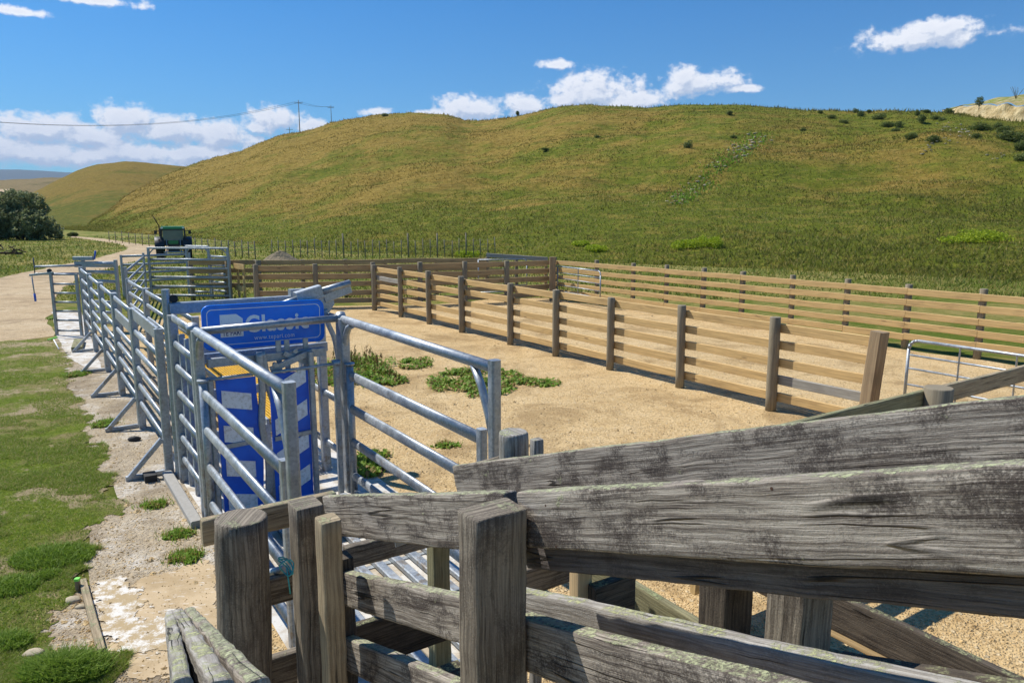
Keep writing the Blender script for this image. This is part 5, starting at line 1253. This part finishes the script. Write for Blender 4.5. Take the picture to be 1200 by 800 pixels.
for off in (-1.1, 1.1):
    mb = MB(); a = t1+Vector((off, 0, 0)); b = far_end+Vector((0, off, 0)); pts = []
    for k in range(25):
        q = k/24; p = a.lerp(b, q); p.z -= 4*q*(1-q)*5.3; pts.append(p)
    mb.sweep(pts, circ(.035, 4)); mb.build('cable', WIRE, wt)
w2 = thing('power_line', 'short power line between the two tall poles on the ridge', 'power line', t1)
for off in (-1.0, 1.0):
    mb = MB(); pts = []
    for k in range(9):
        q = k/8; p = (t1+Vector((off, 0, 0))).lerp(t2+Vector((off, 0, 0)), q); p.z -= 4*q*(1-q)*.6; pts.append(p)
    mb.sweep(pts, circ(.03, 4)); mb.build('cable', WIRE, w2)
# ------------------------------------------------------------------ tractor (rear view)
tb = G(205, 304.5); k = tb.y/F
tr = thing('tractor', 'green tractor with dark cab seen from behind on the farm road', 'tractor', tb)
def T(x, y, z): return tb+Vector((x*.93, y, z*.80))
def tbox(mb, x0, x1, y0, y1, z0, z1, ch=.03):
    a = T((x0+x1)/2, y0, (z0+z1)/2); b = T((x0+x1)/2, y1, (z0+z1)/2); return mb.sweep([a, b], rrect((x1-x0)*.93, (z1-z0)*.80, ch), smooth=False)
def wheel(x, y, r_, wd_):
    o = MB()
    c = T(x, y, 0); c.z = r_; o.sweep([c-Vector((wd_/2, 0, 0)), c-Vector((wd_/2-.04, 0, 0)), c+Vector((wd_/2-.04, 0, 0)), c+Vector((wd_/2, 0, 0))], circ(r_, 24), scales=[.9, 1, 1, .9])
    for i in range(20):
        a = 2*math.pi*i/20; p = c+Vector((0, math.cos(a)*r_, math.sin(a)*r_)); sg_ = 1 if i % 2 else -1
        o.beam(p+Vector((0, 0, 0)), p+Vector((sg_*wd_*.48, 0, 0)), .05, .05)
    tyre = o.build('tyre', RUB, tr); 
    MB().sweep([c-Vector((wd_/2+.01, 0, 0)), c+Vector((wd_/2+.01, 0, 0))], circ(r_*.5, 16)).build('rim', YEL, tyre)
for x in (-.82, .82): wheel(x, 0, .66, .42)
for x in (-.72, .72): wheel(x, 2.2, .45, .3)
mb = MB(); tbox(mb, -.35, .35, -.5, 2.6, .55, 1.0); mb.build('chassis', IRON, tr)
mb = MB(); tbox(mb, -.34, .34, 1.0, 2.9, 1.0, 1.55, .1); mb.build('bonnet', TGREEN, tr)
mb = MB(); tbox(mb, -.72, .72, -.45, 1.05, 2.25, 2.42, .06); mb.build('cab_roof', TGREEN, tr)
for x in (-.68, .68):
    for y in (-.38, 1.0): MB().sweep([T(x*1.06, y, 1.05), T(x, y, 2.27)], rrect(.09, .09, .01), hint=(0, 1, 0), smooth=False).build('cab_pillar', IRON, tr)
mb = MB(); tbox(mb, -.72, .72, -.40, -.34, 2.16, 2.27); mb.build('cab_header', IRON, tr)
mb = MB(); tbox(mb, -.60, .60, -.385, -.365, 1.42, 2.18, .02); gl = mb.build('rear_window', GLASS, tr)
for x in (-.71, .71):
    mb = MB(); tbox(mb, x-.01, x+.01, -.3, .95, 1.2, 2.2, .004); mb.build('side_window', GLASS, tr)
mb = MB(); tbox(mb, -.62, .62, -.42, .2, 1.05, 1.42, .04); mb.build('cab_rear_wall', IRON, tr)
mb = MB(); tbox(mb, -.30, .28, -.50, -.43, 1.18, 1.42, .04); mb.build('rear_panel', TGREEN2, tr)
for x in (-.62, .62):
    mb = MB(); tbox(mb, x-.07, x+.07, -.47, -.44, 2.28, 2.38, .02); mb.build('work_light', BLOCKW, tr)
    mb = MB(); tbox(mb, x*1.3-.06, x*1.3+.06, -.62, -.58, 1.42, 1.52, .02); mb.build('tail_light', RUST, tr)
for x in (-.82, .82):
    mb = MB(); pts = [T(x, .75*math.cos(a), .82+.86*math.sin(a)) for a in [R(q) for q in range(0, 181, 20)]]; mb.sweep(pts, rrect(.5, .04, .01), hint=(0, 1, .01)); mb.build('mudguard', IRON, tr)
mb = MB()
for x in (-.4, .4): mb.rod(T(x, -.5, .8), T(x*1.1, -1.0, .55), .035); mb.rod(T(x, -.45, 1.5), T(x, -.55, .75), .025)
mb.beam(T(-.6, -.8, .62), T(.6, -.8, .62), .07, .07); mb.build('linkage', GALV, tr)
for x in (-1.02, 1.0):
    mb = MB(); mb.rod(T(x*.7, .9, 2.1), T(x, .8, 2.05), .015); mb.beam(T(x, .8, 1.85), T(x, .8, 2.12), .16, .04, hint=(0, 1, 0)); mb.build('mirror', IRON, tr)
mb = MB(); mb.rod(T(-.78, 1.2, 1.4), T(-.80, 1.2, 2.3), .04); mb.rod(T(-.80, 1.2, 2.45), T(-1.1, 1.2, 3.15), .03); mb.rod(T(-.8, 1.2, 2.3), T(-.8, 1.2, 2.5), .03); mb.build('exhaust', RUST, tr)

tr.rotation_euler = (0, 0, R(24)); tr.scale = (1.02, 1, 1.04)
for o in bpy.data.objects:
    if '_w' in o.keys(): del o['_w']
